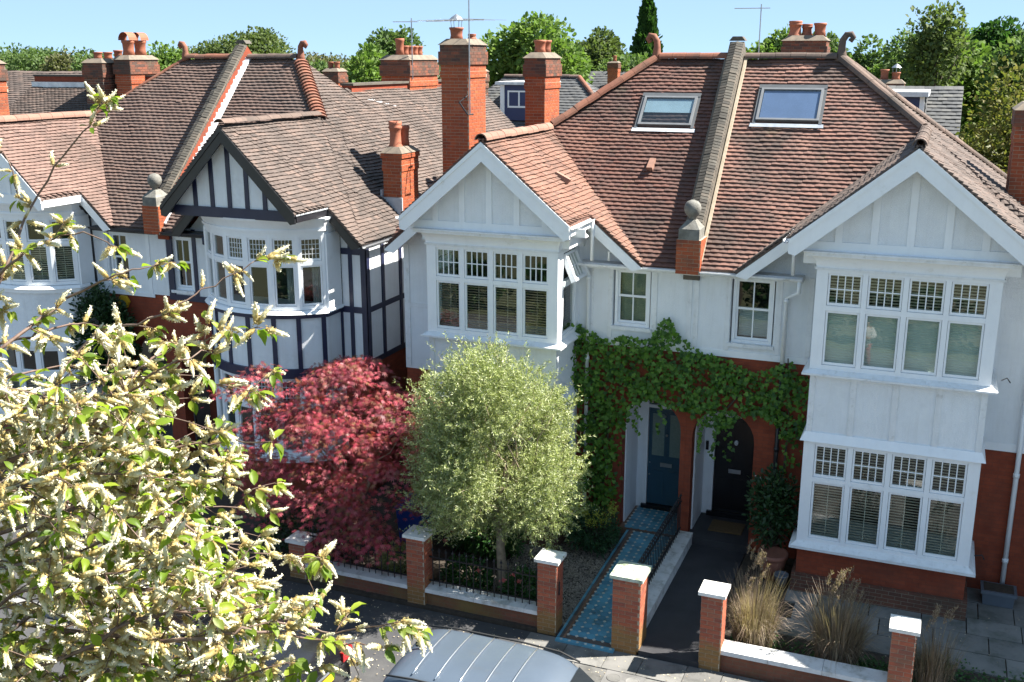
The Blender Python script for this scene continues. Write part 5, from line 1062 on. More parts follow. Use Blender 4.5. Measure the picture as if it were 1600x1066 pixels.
for s in (-1, 1):
    b = MB(); h0 = Vector((px_ + s * .1, py_ + .26, 1.1))
    for k, (a, L) in enumerate(((-.024, .07), (-.008, .078), (.008, .075), (.024, .06))): b.tube([h0 + Vector((-s * .03, .02, a)), h0 + Vector((-s * .07, .045, a)), h0 + Vector((-s * .07, .045 + L * .4, a - .01))], .009, 6)
    b.tube([h0 + Vector((0, .0, .03)), h0 + Vector((-s * .03, .03, .05)), h0 + Vector((-s * .05, .04, .052))], .01, 6); b.build('fingers', 'skin', pe, True)
    MB().ball((px_ + s * .035, py_ + .118, 1.655), .014, 8, 6).build('eye', 'white_paint', pe, True); MB().tube([(px_ + s * .12, py_ - .06, .04), (px_ + s * .12, py_ + .17, .035)], [.05, .04], 8).build('shoe', 'shoe', pe, True); MB().ball((px_ + s * .1, py_ + .01, 1.64), .025, 8, 6, 1.3).build('ear', 'skin', pe, True)
MB().tube([(px_, py_ + .115, 1.655), (px_, py_ + .145, 1.61), (px_, py_ + .12, 1.605)], [.01, .016, .012], 6).build('nose', 'skin', pe, True); MB().box(px_ - .025, px_ + .025, py_ + .112, py_ + .122, 1.56, 1.57).build('mouth', 'trousers_red', pe)
# ------------------------------------------------------------------ plants
def at(px, py, d):
    """point d metres deep behind pixel px, py of the 1600 wide picture"""
    m = cam.matrix_basis.to_3x3(); return CAM + m @ Vector(((px - 800) / FPX * d, -(py - 533) / FPX * d, -d))
cam.rotation_mode = 'XYZ'; bpy.context.view_layer.update()
leafmat('leaf_cherry', [(.12, .19, .018), (.18, .25, .024), (.25, .31, .034), (.08, .14, .015), (.16, .2, .03)], .45, .3)
leafmat('leaf_maple', [(.42, .055, .085), (.5, .08, .11), (.25, .034, .06), (.58, .14, .16), (.15, .022, .04), (.34, .09, .08), (.24, .13, .06), (.2, .035, .055)], .35, .35, big=((.75, .9, .9), 1.3))
leafmat('leaf_olive', [(.25, .29, .10), (.38, .42, .17), (.15, .19, .06), (.5, .52, .34), (.34, .38, .11), (.12, .15, .05)], .2, .45)
leafmat('leaf_vine', [(.065, .155, .02), (.1, .21, .028), (.14, .27, .036), (.036, .095, .016)], .35, .35)
leafmat('leaf_dark', [(.02, .05, .016), (.03, .07, .02), (.015, .04, .012)], .2, .4)
leafmat('leaf_ground', [(.03, .09, .02), (.045, .12, .025), (.025, .07, .018)], .25, .35)
leafmat('leaf_euphorbia', [(.03, .08, .035), (.045, .11, .045), (.03, .07, .03)], .25, .35); leafmat('leaf_yellow', [(.35, .36, .06), (.28, .30, .05)], .3, .3)
leafmat('leaf_pale', [(.3, .33, .15), (.42, .42, .25), (.14, .2, .07)], .3, .3); leafmat('dry_grass', [(.2, .145, .105), (.26, .195, .145), (.13, .095, .07), (.34, .27, .2)], .25, .3, .6); leafmat('rose', [(.55, .13, .14), (.6, .2, .2)], .3)
m, t, b = new('blossom'); a = _n(t, 'Attribute', attribute_name='rnd'); t.links.new(ramp(t, a.outputs['Fac'], [(0, (.27, .18, .05)), (.3, (.46, .37, .14)), (.5, (.62, .56, .32)), (.75, (.72, .68, .5)), (1, (.78, .75, .6))]), b.inputs['Base Color']); b.inputs['Roughness'].default_value = .7
tr = _n(t, 'BsdfTranslucent'); tr.inputs[0].default_value = (.6, .56, .38, 1); ms = _n(t, 'MixShader'); ms.inputs[0].default_value = .25; t.links.new(b.outputs[0], ms.inputs[1]); t.links.new(tr.outputs[0], ms.inputs[2]); t.links.new(ms.outputs[0], t.nodes['Material Output'].inputs[0])
# ---- flowering bird cherry close to the camera
def raceme(seed, L=1.0):
    """spike of small florets along a curved stalk, 1 long"""
    g_ = np.random.default_rng(seed); V = []; F = []; Rn = []; n, k = 9, 6; bend = g_.uniform(-.1, .45)
    def axis(t_): return np.array([bend * t_ * t_, t_, 0])
    for i in range(n + 1):
        t_ = .12 + .88 * i / n; r_ = .13 * math.sin(math.pi * min(1, .12 + .86 * i / n)) ** .6 * (1 - .35 * i / n)
        for j in range(k): q = 2 * math.pi * (j + .5 * (i % 2)) / k; rr = r_ * g_.uniform(.75, 1.12); V.append(axis(t_) + np.array([rr * math.cos(q), 0, rr * math.sin(q)]))
    for i in range(n):
        for j in range(k): p = [i * k + j, i * k + (j + 1) % k, (i + 1) * k + (j + 1) % k, (i + 1) * k + j]; F += [(p[0], p[1], p[2]), (p[0], p[2], p[3])]; Rn += [min(1, max(0, i / n * 1.1 + g_.normal(0, .12)))] * 2
    b0 = len(V); V += [np.array([-.012, 0, 0]), np.array([.012, 0, 0]), axis(.2)]; F.append((b0, b0 + 1, b0 + 2)); Rn.append(.05)
    for q in range(40):
        t_ = g_.uniform(.1, 1); r_ = .14 * math.sin(math.pi * min(1, .15 + .8 * t_)) ** .6; an = g_.uniform(0, 2 * math.pi); c_ = axis(t_) + np.array([r_ * math.cos(an), g_.normal(0, .01), r_ * math.sin(an)])
        e1, e2 = norm(g_.normal(size=3)), norm(g_.normal(size=3)); s = .036; bq = len(V); V += [c_ - e1 * s, c_ + e2 * s, c_ + e1 * s, c_ - e2 * s]; F += [(bq, bq + 1, bq + 2), (bq, bq + 2, bq + 3)]; Rn += [min(1, max(0, t_ * 1.1 + g_.normal(0, .15)))] * 2
    return np.array(V), np.array(F), np.array(Rn)
RAC = [raceme(i) for i in range(8)]; RMESH = [addmat(npmesh('blossom_spike', *r), 'blossom') for r in RAC]
LM = []
for i in range(4):
    V = np.array(T_OVAL[0]) * np.array([1, 1, 1 + i * .5]); me = npmesh('leaf', V, np.array(T_OVAL[1]), np.full(len(T_OVAL[1]), .0)); LM.append(addmat(me, 'leaf_cherry'))
tree = thing('bird_cherry_tree', 'bird cherry tree with white flower spikes filling the left foreground', 'tree', (-6.3, 4.2, 0))
tb = MB(); trunk = [Vector(p) for p in ((-6.3, 4.2, -.05), (-6.25, 4.25, 1.5), (-6.1, 4.3, 3.2), (-6.0, 4.3, 5.0), (-6.05, 4.35, 6.6), (-6.0, 4.4, 8.0))]
tb.tube(trunk, [.17, .14, .12, .095, .065, .03], 10).build('trunk', 'bark', tree, True)
mains = [([(-60, 520), (0, 440), (60, 300), (130, 205), (152, 168)], 6.9), ([(-60, 330), (0, 240), (30, 310)], 7.2), ([(-40, 470), (40, 395), (120, 365), (180, 385)], 6.8), ([(-20, 560), (100, 470), (180, 430), (245, 412)], 6.6), ([(40, 640), (140, 530), (230, 500), (320, 455), (398, 408)], 6.4),
         ([(60, 700), (190, 600), (260, 548), (330, 528), (410, 512)], 6.3), ([(80, 700), (180, 625), (280, 565), (335, 548)], 6.0), ([(-60, 760), (60, 690), (160, 640), (300, 600), (400, 612)], 6.5), ([(-40, 560), (60, 520), (130, 505), (190, 520)], 6.9), ([(100, 800), (220, 720), (330, 690), (425, 690)], 6.2),
         ([(-60, 900), (80, 810), (200, 760), (330, 745), (400, 780)], 6.4), ([(100, 870), (240, 810), (370, 860), (500, 872)], 5.9), ([(-40, 1020), (100, 930), (260, 920), (400, 950), (490, 945)], 6.1), ([(60, 1040), (240, 960), (400, 968), (520, 985), (622, 972)], 5.7), ([(250, 1000), (380, 985), (500, 1000), (598, 1012)], 5.6),
         ([(0, 1140), (180, 1045), (300, 1058), (410, 1075)], 5.8), ([(-80, 1080), (60, 1000), (180, 990), (300, 1010)], 6.5), ([(-80, 860), (20, 740), (100, 700), (220, 690)], 7.3), ([(-80, 960), (40, 860), (160, 850), (280, 860)], 7.2), ([(-60, 640), (20, 590), (110, 570), (220, 580)], 7.4), ([(-60, 1150), (100, 1100), (220, 1090), (330, 1100)], 6.0),
         ([(-60, 820), (60, 780), (180, 800), (300, 790), (420, 800)], 7.0), ([(-80, 1000), (20, 930), (140, 900), (250, 880)], 5.6), ([(-80, 720), (20, 650), (120, 620), (210, 640)], 5.9), ([(-60, 900), (60, 880), (180, 930), (320, 905), (410, 915)], 6.8), ([(-60, 1100), (90, 1060), (230, 1030), (330, 1030)], 6.9), ([(-80, 800), (0, 770), (110, 740), (230, 745)], 5.7)]
Wt = MB(); rp, rd, rl = [], [], []; lp, ld, ln_, lsz = [], [], [], []; rg = random.Random(11)
def sprinkle(p, d, tip):
    """flower spikes and leaves at one spot of a twig"""
    nrac = rg.choice((0, 1, 2, 2, 3)) if not tip else rg.choice((1, 2, 3))
    for _ in range(nrac):
        e = Vector((rg.gauss(0, 1), rg.gauss(0, 1), rg.gauss(-.35, .8))); v = (d * .55 + e.normalized() * .9).normalized(); rp.append(p); rd.append(v); rl.append(rg.uniform(.09, .175))
    if (tip and rg.random() < .95) or rg.random() < .24:
        for _ in range(rg.choice((3, 4, 5)) if tip else 2):
            e = Vector((rg.gauss(0, 1), rg.gauss(0, 1), rg.gauss(-.55, .45))).normalized(); v = (d * .5 + e).normalized(); s = p + v * .02
            nn_ = Vector((rg.gauss(0, .35), rg.gauss(0, .35), 1)); lp.append(s); ld.append(v); ln_.append(nn_); lsz.append(rg.uniform(.055, .105))
for pts, dep in mains:
    P3 = [at(x, y, dep + rg.uniform(-.25, .25)) for x, y in pts]; z0 = min(P3[0].z - .5, 7.6); root = Vector((-6.05, 4.3, max(2.5, z0)))
    path = [root] + P3; fine = []
    for i in range(len(path) - 1):
        p0, p1, p2, p3 = path[max(i - 1, 0)], path[i], path[i + 1], path[min(i + 2, len(path) - 1)]
        for k in range(6): s = k / 6; fine.append(.5 * ((2 * p1) + (p2 - p0) * s + (2 * p0 - 5 * p1 + 4 * p2 - p3) * s * s + (3 * p1 - p0 - 3 * p2 + p3) * s ** 3) + Vector((rg.gauss(0, .008), rg.gauss(0, .008), rg.gauss(0, .008))))
    fine.append(path[-1]); n = len(fine); Wt.tube(fine, [.014 * (1 - i / n) ** 1.3 + .003 for i in range(n)], 5)
    sparse = pts[0][1] < 560 and pts[-1][1] < 420
    for i in range(5, n):
        lc = cam.matrix_basis.inverted() @ fine[i]; ux, uy = 800 - FPX * lc.x / lc.z, 533 + FPX * lc.y / lc.z; top_ = uy < 600 - .1 * ux; edge = ux > 210 + max(0, uy - 640) * .45 or top_
        d = (fine[i] - fine[i - 1]).normalized(); seg = (fine[i] - fine[i - 1]).length
        if not edge or rg.random() < (.4 if top_ else .6) or i == n - 1: sprinkle(fine[i], d, i == n - 1)
        if rg.random() < (.12 if top_ else .24 if edge else .75):
            for _ in range(1 if edge else 2):
                e = Vector((rg.gauss(.1, .8), rg.gauss(0, .8), rg.gauss(.0, .6))).normalized(); v = (d * .7 + e * .8).normalized(); L = rg.uniform(.08, .2) if edge or sparse else rg.uniform(.25, .55)
                tw = [fine[i] + v * L * s + Vector((0, 0, -.12 * L * s * s)) for s in (0, .33, .66, 1)]; Wt.tube(tw, [.005, .004, .003, .002], 4)
                for s in range(1, 4): sprinkle(tw[s], v, s == 3)
Wt.build('branches', 'twig', tree, True)
def bake(objs, limit, meshes, arrs, nm, m):
    """the nearest become objects, the rest one part"""
    objs.sort(key=lambda q: (q[0].translation - CAM).length); V, F, Rn = [], [], []; off = 0
    vis = []
    for q in objs:
        loc = cam.matrix_basis.inverted() @ q[0].translation; u = 800 - FPX * loc.x / loc.z * 1 if loc.z < 0 else -1; v = 533 + FPX * loc.y / loc.z if loc.z < 0 else -1
        vis.append(loc.z < 0 and 0 < 800 + FPX * loc.x / -loc.z < 1600 and 0 < 533 - FPX * loc.y / -loc.z < 1066)
    cnt = 0
    for q, ok in zip(objs, vis):
        M, i = q
        if ok and cnt < limit: piece(meshes[i], nm, tree, M); cnt += 1
        else:
            v, f, r_ = arrs[i]; A_ = np.array(M); V.append(v @ A_[:3, :3].T + A_[:3, 3]); F.append(f + off); Rn.append(r_ if r_ is not None else np.full(len(f), rg.random())); off += len(v)
    if V: finish(npmesh(nm + 's', np.concatenate(V), np.concatenate(F), np.concatenate(Rn)), nm + 's', m, tree, kind='stuff')
def fr_(p, d, nrm, s):
    d = d.normalized(); x = d.cross(nrm).normalized(); z = x.cross(d); return frame(p, x * s, d * s, z * s)
bake([(fr_(p, d, Vector((rg.gauss(0, 1), rg.gauss(0, 1), .3)), L), rg.randrange(8)) for p, d, L in zip(rp, rd, rl)], 300, RMESH, RAC, 'blossom_spike', 'blossom')
LARR = [(np.array(T_OVAL[0]) * np.array([1, 1, 1 + i * .5]), np.array(T_OVAL[1]), None) for i in range(4)]
bake([(fr_(p, d, n_, s), rg.randrange(4)) for p, d, n_, s in zip(lp, ld, ln_, lsz)], 300, LM, LARR, 'leaf', 'leaf_cherry')
# ---- generic crowns
def stems(name, m, parent, base, top, spread, n, r0, seed, wob=.12):
    g_ = random.Random(seed); b = MB(); base = Vector(base); out = []
    for i in range(n):
        a = 2 * math.pi * (i + g_.random() * .6) / n; tip = Vector(top) + Vector((math.cos(a), math.sin(a), 0)) * spread * g_.uniform(.5, 1) + Vector((0, 0, g_.uniform(-.3, .15)))
        pts = [base.lerp(tip, s) + Vector((g_.gauss(0, wob), g_.gauss(0, wob), .25 * math.sin(math.pi * s) * (tip - base).length * .2)) * (0 if s == 0 else 1) for s in (0, .25, .5, .75, 1)]
        b.tube(pts, [r0, r0 * .7, r0 * .45, r0 * .25, r0 * .1], 6); out.append(pts)
    b.build(name, m, parent, True); return out
# ---- red japanese maple
mp = thing('japanese_maple', 'red leaved japanese maple before the half timbered house', 'tree', (-10.3, 17.0, .05))
MB().tube([(-10.3, 17.0, 0), (-10.25, 17.0, .6), (-10.35, 17.05, 1.1)], [.09, .07, .06], 8).build('trunk', 'bark_pale', mp, True); stems('limbs', 'bark_pale', mp, (-10.35, 17.05, 1.05), (-10.4, 17.05, 3.1), 1.6, 9, .045, 5)
g_ = np.random.default_rng(21); cl = []
while len(cl) < 125:
    a, r_ = g_.uniform(0, 2 * np.pi), np.sqrt(g_.uniform(0, 1)); x, y = r_ * np.cos(a), r_ * np.sin(a); top = 4.35 - 1.7 * r_ ** 2.2 - .25 * (x < -.2) * abs(x)
    zz = top - abs(g_.exponential(.45)) if g_.random() < .75 else g_.uniform(1.2, top)
    if zz > 1.15: cl.append((-10.4 + 2.45 * x, 17.0 + 1.4 * y, zz))
cl += [(-9.6 + .1 * i, 15.75, 2.1 - .22 * i) for i in range(5)] + [(-10.0, 15.7, 1.9), (-10.05, 15.65, 1.6), (-9.95, 15.6, 1.25), (-10.1, 15.62, 1.0), (-9.1, 15.8, 1.35), (-9.3, 15.85, 1.5), (-12.3, 16.3, 3.9), (-12.0, 16.6, 4.05), (-12.55, 16.5, 3.6)]
cl = np.array(cl); k = 95; n = len(cl) * k; cp = np.repeat(cl, k, 0); off = g_.normal(size=(n, 3)) * np.array([.25, .25, .05]); rad = np.linalg.norm(off[:, :2], axis=1); pos = cp + off; pos[:, 2] -= rad * rad * .9
dirs = np.stack([off[:, 0] * 3 + g_.normal(0, .5, n), off[:, 1] * 3 + g_.normal(0, .5, n), g_.uniform(-1.0, -.1, n)], 1); nr = np.stack([g_.normal(0, .4, n), g_.normal(-.2, .4, n), np.ones(n)], 1)
leaves('crown', T_PALM, pos, dirs, nr, g_.uniform(.06, .115, n), 'leaf_maple', mp)
# ---- olive tree
ol = thing('olive_tree', 'rounded silvery green olive tree behind the front railing', 'tree', (-6.95, 16.75, .05))
MB().tube([(-6.92, 16.72, 0), (-6.96, 16.75, .45), (-7.0, 16.75, 1.0), (-7.02, 16.8, 1.6)], [.15, .1, .085, .07], 10).build('trunk', 'bark_pale', ol, True); stems('limbs', 'bark_pale', ol, (-7.0, 16.78, 1.3), (-7.0, 16.8, 4.0), 1.1, 12, .04, 8)
g_ = np.random.default_rng(5); nc = 7000; LB = norm(g_.normal(size=(30, 3))) * g_.uniform(.5, .74, (30, 1)); LR = g_.uniform(.26, .42, 30); li = g_.integers(0, 30, nc); a = rdir(nc); c_ = (LB[li] + a * (LR[li] * (.55 + .45 * g_.random(nc)))[:, None]) * np.array([1.8, 1.58, 1.98]); a = norm(a * .6 + LB[li]); c_[:, 2] = np.where(c_[:, 2] < 0, c_[:, 2] * 1.02, c_[:, 2]); lobe = np.sin(a[:, 0:1] * 6 + 1) * np.cos(a[:, 2:3] * 5 + .5) + .6 * np.sin(a[:, 1:2] * 9 + a[:, 2:3] * 7); c_ *= (1 + .03 * lobe); keep = g_.random(nc) < np.clip(1.0 + .2 * lobe[:, 0], .5, 1); a, c_ = a[keep], c_[keep]; nc = len(a); c_ += np.array([-7.0, 16.8, 3.05])
k = 32; n = nc * k; tw = norm(a * .7 + np.array([0, 0, .45]) + g_.normal(size=(nc, 3)) * .5); tl = np.repeat(np.where(g_.random(nc) < .12, g_.uniform(.45, .75, nc), g_.uniform(.2, .4, nc)), k); s = g_.random(n) * tl; cp = np.repeat(c_, k, 0) + np.repeat(tw, k, 0) * s[:, None] + g_.normal(0, .012, (n, 3))
dirs = np.repeat(tw, k, 0) * .6 + rdir(n) * .8; leaves('crown', T_NEEDLE, cp, dirs, rdir(n), g_.uniform(.045, .078, n), 'leaf_olive', ol)
b = MB()
for i in range(0, nc, 5): b.tube([c_[i], c_[i] + tw[i] * .34], [.004, .0015], 3, cap=False)
b.build('twigs', 'bark_pale', ol, kind='stuff')
# ---- climber over the porches
vn_ = thing('climbing_vine', 'green climbing vine covering the brick above the two porches', 'climber', (-6.2, 20.1, .1))
def inpoly(p, poly):
    x, z = p[:, 0], p[:, 1]; c = np.zeros(len(p), bool); j = len(poly) - 1
    for i in range(len(poly)):
        xi, zi = poly[i]; xj, zj = poly[j]; c ^= ((zi > z) != (zj > z)) & (x < (xj - xi) * (z - zi) / (zj - zi + 1e-12) + xi); j = i
    return c
band = [(-6.9, 4.85), (-6.55, 4.55), (-6.0, 4.35), (-5.6, 4.5), (-5.1, 4.45), (-4.95, 4.75), (-4.75, 4.95), (-4.5, 4.55), (-4.1, 4.3), (-3.6, 4.2), (-3.0, 4.0), (-2.5, 4.2), (-2.35, 4.35), (-2.2, 4.05), (-1.92, 3.95), (-1.95, 2.9), (-2.35, 2.7), (-2.7, 3.1), (-3.1, 3.05), (-3.6, 2.75), (-3.95, 2.75), (-4.2, 3.0), (-4.6, 3.05), (-5.0, 3.2), (-5.4, 3.05), (-5.55, 2.55), (-5.75, 2.3), (-5.8, 1.6), (-5.72, 1.25), (-5.95, .5), (-6.4, .4), (-6.5, 2.0), (-6.7, 3.4)]
g_ = np.random.default_rng(9); q = np.stack([g_.uniform(-7, -1.8, 16000), g_.uniform(.3, 5, 16000)], 1); q = q[inpoly(q, band)]; n = len(q)
f = np.sin(q[:, 0] * 5.1) * np.cos(q[:, 1] * 6.3 + 1) + g_.normal(0, .55, n); q = q[f > -.5]; n = len(q); pos = np.stack([q[:, 0], 20.13 - np.abs(g_.normal(0, .11, n)) - .1 * np.clip(np.sin(q[:, 0] * 3 + q[:, 1] * 4), 0, 1), q[:, 1]], 1)
st_ = [(x0 + .03 * np.sin(np.arange(14)), 20.02, z0 - .055 * np.arange(14)) for x0, z0 in ((-5.3, 3.15), (-4.85, 3.2), (-4.0, 2.95), (-3.7, 2.85), (-3.45, 2.85), (-2.3, 2.75), (-2.1, 2.9), (-5.68, 2.4), (-5.72, 1.5))]
pos = np.concatenate([pos] + [np.stack([x0 + g_.normal(0, .04, 14), np.full(14, y0), z0 + 0 * x0], 1) for x0, y0, z0 in st_]); n = len(pos)
leaves('foliage', T_LOBE, pos, np.stack([g_.normal(0, .6, n), g_.normal(-.3, .3, n), g_.normal(-.8, .35, n)], 1), np.stack([g_.normal(0, .4, n), np.full(n, -.8), np.full(n, .55)], 1), g_.uniform(.05, .11, n), 'leaf_vine', vn_)
b = MB()
for pts in ([(-6.3, .1), (-6.2, 1.2), (-6.25, 2.4), (-6.1, 3.4), (-5.2, 3.6), (-4.3, 3.5), (-3.3, 3.45), (-2.3, 3.5)], [(-6.2, .1), (-6.0, 1.5), (-5.95, 3.0), (-5.3, 4.1), (-4.75, 4.85)], [(-6.25, 2.4), (-6.5, 3.6), (-6.75, 4.7)], [(-2.4, .2), (-2.35, 1.5), (-2.3, 3.0), (-2.4, 4.3)], [(-3.3, 3.45), (-3.7, 2.9)]): b.tube([(x, 20.16, z) for x, z in pts], [.025 * (1 - .8 * i / len(pts)) for i in range(len(pts))], 5)
b.build('stems', 'bark', vn_, True)
# ---- shrubs, grasses
def shrub(name, label, c, r, n, m, T=T_OVAL, sz=(.05, .09), cat='shrub', stem=True, shell=.5, group=None, seed=1):
    o = thing(name, label, cat, (c[0], c[1], c[2] - r[2]), group); g_ = np.random.default_rng(seed); a = norm(g_.normal(size=(n, 3))); p = a * (shell + (1 - shell) * g_.random(n) ** .6)[:, None] * np.array(r) * (1 + .18 * np.sin(a[:, 0:1] * 5 + seed) * np.cos(a[:, 1:2] * 6 + a[:, 2:3] * 4)) + np.array(c)
    leaves('foliage', T, p, a + g_.normal(0, .7, (n, 3)) + np.array([0, 0, .2]), np.stack([g_.normal(0, .5, n), g_.normal(-.3, .5, n), np.ones(n)], 1), g_.uniform(*sz, n), m, o)
    if stem: stems('stem', 'bark', o, (c[0], c[1], c[2] - r[2] - .05), (c[0], c[1], c[2]), r[0] * .6, 5, .02, seed)
    return o
shrub('potted_shrub', 'dark leafy evergreen growing from the terracotta pot by the black door', (-2.38, 19.45, 1.5), (.52, .4, .78), 1900, 'leaf_dark', sz=(.06, .12), shell=.15, seed=3)
shrub('climbing_shrub', 'dark green bushy climber on the left hand house wall behind the blossom', (-18.9, 19.7, 3.2), (.95, .5, 1.25), 5200, 'leaf_dark', sz=(.08, .14), seed=4)
eu = shrub('euphorbia_shrub', 'dark green spurge with yellow heads left of the blue tiled path', (-5.95, 19.2, .5), (.55, .55, .42), 2600, 'leaf_euphorbia', T_NEEDLE, (.08, .14), seed=5)
g_ = np.random.default_rng(6); hp = np.repeat(np.stack([g_.uniform(-6.4, -5.5, 16), g_.uniform(18.75, 19.5, 16), g_.uniform(.75, 1.05, 16)], 1), 60, 0); n = len(hp); leaves('flower_heads', T_CLUMP, hp + g_.normal(0, .045, (n, 3)), rdir(n), rdir(n), g_.uniform(.025, .045, n), 'leaf_yellow', eu)
shrub('variegated_shrub', 'pale variegated shrub behind the railing under the red maple', (-9.0, 16.55, .42), (.5, .25, .36), 2200, 'leaf_pale', T_NEEDLE, (.08, .15), seed=7)
shrub('low_shrub', 'low green shrub behind the railing left of the olive trunk', (-7.6, 16.55, .4), (.5, .25, .36), 1800, 'leaf_ground', seed=8); rs = shrub('rose_bush', 'rose bush with pink blooms beside the olive trunk', (-6.4, 16.5, .42), (.42, .25, .36), 1200, 'leaf_ground', seed=9)
for x, z in ((-7.25, .72), (-6.75, .62), (-6.45, .66), (-6.55, .78)):
    n = 26; leaves('bloom', T_LOBE, np.array([[x, 16.28, z]]) + np.random.default_rng(1).normal(0, .018, (n, 3)), rdir(n), rdir(n), np.full(n, .035), 'rose', rs)
shrub('hedge_plant', 'dark hedge plant under the maple by the gravel', (-11.3, 16.9, .6), (1.2, .5, .55), 3500, 'leaf_dark', seed=10); shrub('fern_clump', 'green fern clump below the white bay behind the olive tree', (-8.0, 18.2, .45), (.9, .4, .4), 2600, 'leaf_ground', T_NEEDLE, (.1, .18), seed=12)
def grass(label, c, n, h, seed, plumes=8, spread=.35, group='dry ornamental grasses'):
    o = thing('ornamental_grass', label, 'grass clump', c, group); g_ = np.random.default_rng(seed); V = []; F = []; Rn = []
    for i in range(n):
        a = g_.uniform(0, 2 * np.pi); L = h * g_.uniform(.45, 1); sp = spread * g_.uniform(.1, 1) * L; base = np.array(c) + np.array([math.cos(a), math.sin(a), 0]) * g_.uniform(0, .3) ** .9; w_ = g_.uniform(.003, .0075); sd_ = np.array([-math.sin(a + g_.normal(0, .6)), math.cos(a), 0]) * w_; dr_ = g_.uniform(.15, .75) * (g_.random() < .55); b0 = len(V)
        for s in range(6):
            t_ = s / 5; p = base + np.array([math.cos(a), math.sin(a), 0]) * sp * t_ ** 1.7 * (1.6 if dr_ else 1) + np.array([0, 0, L * (t_ - dr_ * t_ ** 3)]); V += [p - sd_ * (1 - .8 * t_), p + sd_ * (1 - .8 * t_)]
        for s in range(5): F += [(b0 + 2 * s, b0 + 2 * s + 1, b0 + 2 * s + 3), (b0 + 2 * s, b0 + 2 * s + 3, b0 + 2 * s + 2)]; Rn += [g_.random()] * 2
    finish(npmesh('blades', np.array(V), np.array(F), Rn), 'blades', 'dry_grass', o, kind='stuff')
    for i in range(plumes):
        a = g_.uniform(0, 2 * np.pi); q = np.array(c) + np.array([math.cos(a), math.sin(a), 0]) * g_.uniform(.05, .3) + np.array([0, 0, h * g_.uniform(.8, 1.25)]); k = 90; s = g_.random(k); p = q + np.stack([s * s * .06, s * .02, s * .24], 1) + g_.normal(0, .012, (k, 3)); leaves('plume', T_NEEDLE, p, np.stack([g_.normal(0, .5, k), g_.normal(0, .5, k), np.ones(k)], 1), rdir(k), g_.uniform(.03, .06, k), 'dry_grass', o)
    return o
grass('tall clump of dry tan grass right of the white capped pier', (-2.25, 16.65, .1), 1500, 1.35, 1, 14, .34); grass('largest clump of dry tan grass in the middle of the bed', (-.85, 16.62, .1), 2300, 1.3, 2, 18, .4); grass('short dry grass clump beside the rightmost pier', (.62, 16.6, .1), 800, .95, 3, 6, .32)
g_ = np.random.default_rng(3); n = 6500; x = g_.uniform(-2.6, 5, n); y = 16.2 + g_.beta(1.3, 1.8, n) * np.where(x > .4, 1.15, .75); ok = (np.sin(x * 3.1) * np.cos(y * 4) + g_.normal(0, .5, n)) > -.35; x, y = x[ok], y[ok]; n = len(x)
gc = leaves('ground_cover', T_LOBE, np.stack([x, y, .12 + np.abs(g_.normal(0, .06, n))], 1), np.stack([g_.normal(0, 1, n), g_.normal(-.3, 1, n), g_.normal(.2, .3, n)], 1), np.stack([g_.normal(0, .4, n), g_.normal(-.2, .4, n), np.ones(n)], 1), g_.uniform(.03, .065, n), 'leaf_ground', None); tag(gc, 'low green ground cover growing behind the front wall', 'ground cover')

# petals and dead leaves blown over the pavement and garden
mat('litter', (.34, .26, .16), .9, (.5, .44, .32), 9, var=.5)
n = 2600; lx, ly = g_.uniform(-13, 2.5, n), np.where(g_.random(n) < .7, g_.uniform(13.3, 15.7, n), g_.uniform(16.2, 19.5, n)); ok = (ly < 15.75) | ((lx > -1.9)) | (lx < -5.6); lx, ly = lx[ok], ly[ok]; n = len(lx)
lt = leaves('leaf_litter', T_CLUMP, np.stack([lx, ly, np.where(ly < 15.75, .016, np.where(lx > -2, .14, .085))], 1), np.stack([g_.normal(0, 1, n), g_.normal(0, 1, n), np.zeros(n)], 1), np.stack([g_.normal(0, .2, n), g_.normal(0, .2, n), np.ones(n)], 1), g_.uniform(.012, .035, n), 'litter', None); tag(lt, 'scattered petals and dead leaves on the pavement and paving', 'leaf litter')
for i in range(6): shrub('garden_hedge', 'clipped hedge in the garden across the street, %s' % ('mirrored in the far left bay', 'mirrored in the round black beamed bay', 'mirrored in the bay behind the olive', 'mirrored in the porch windows', 'mirrored in the right hand bay', 'beyond the right edge')[i], (-18 + 4.4 * i, -1.2, .95), (2.1, .5, .95), 1500, 'leaf_ground', T_CLUMP, (.15, .3), 'hedge', seed=60 + i)
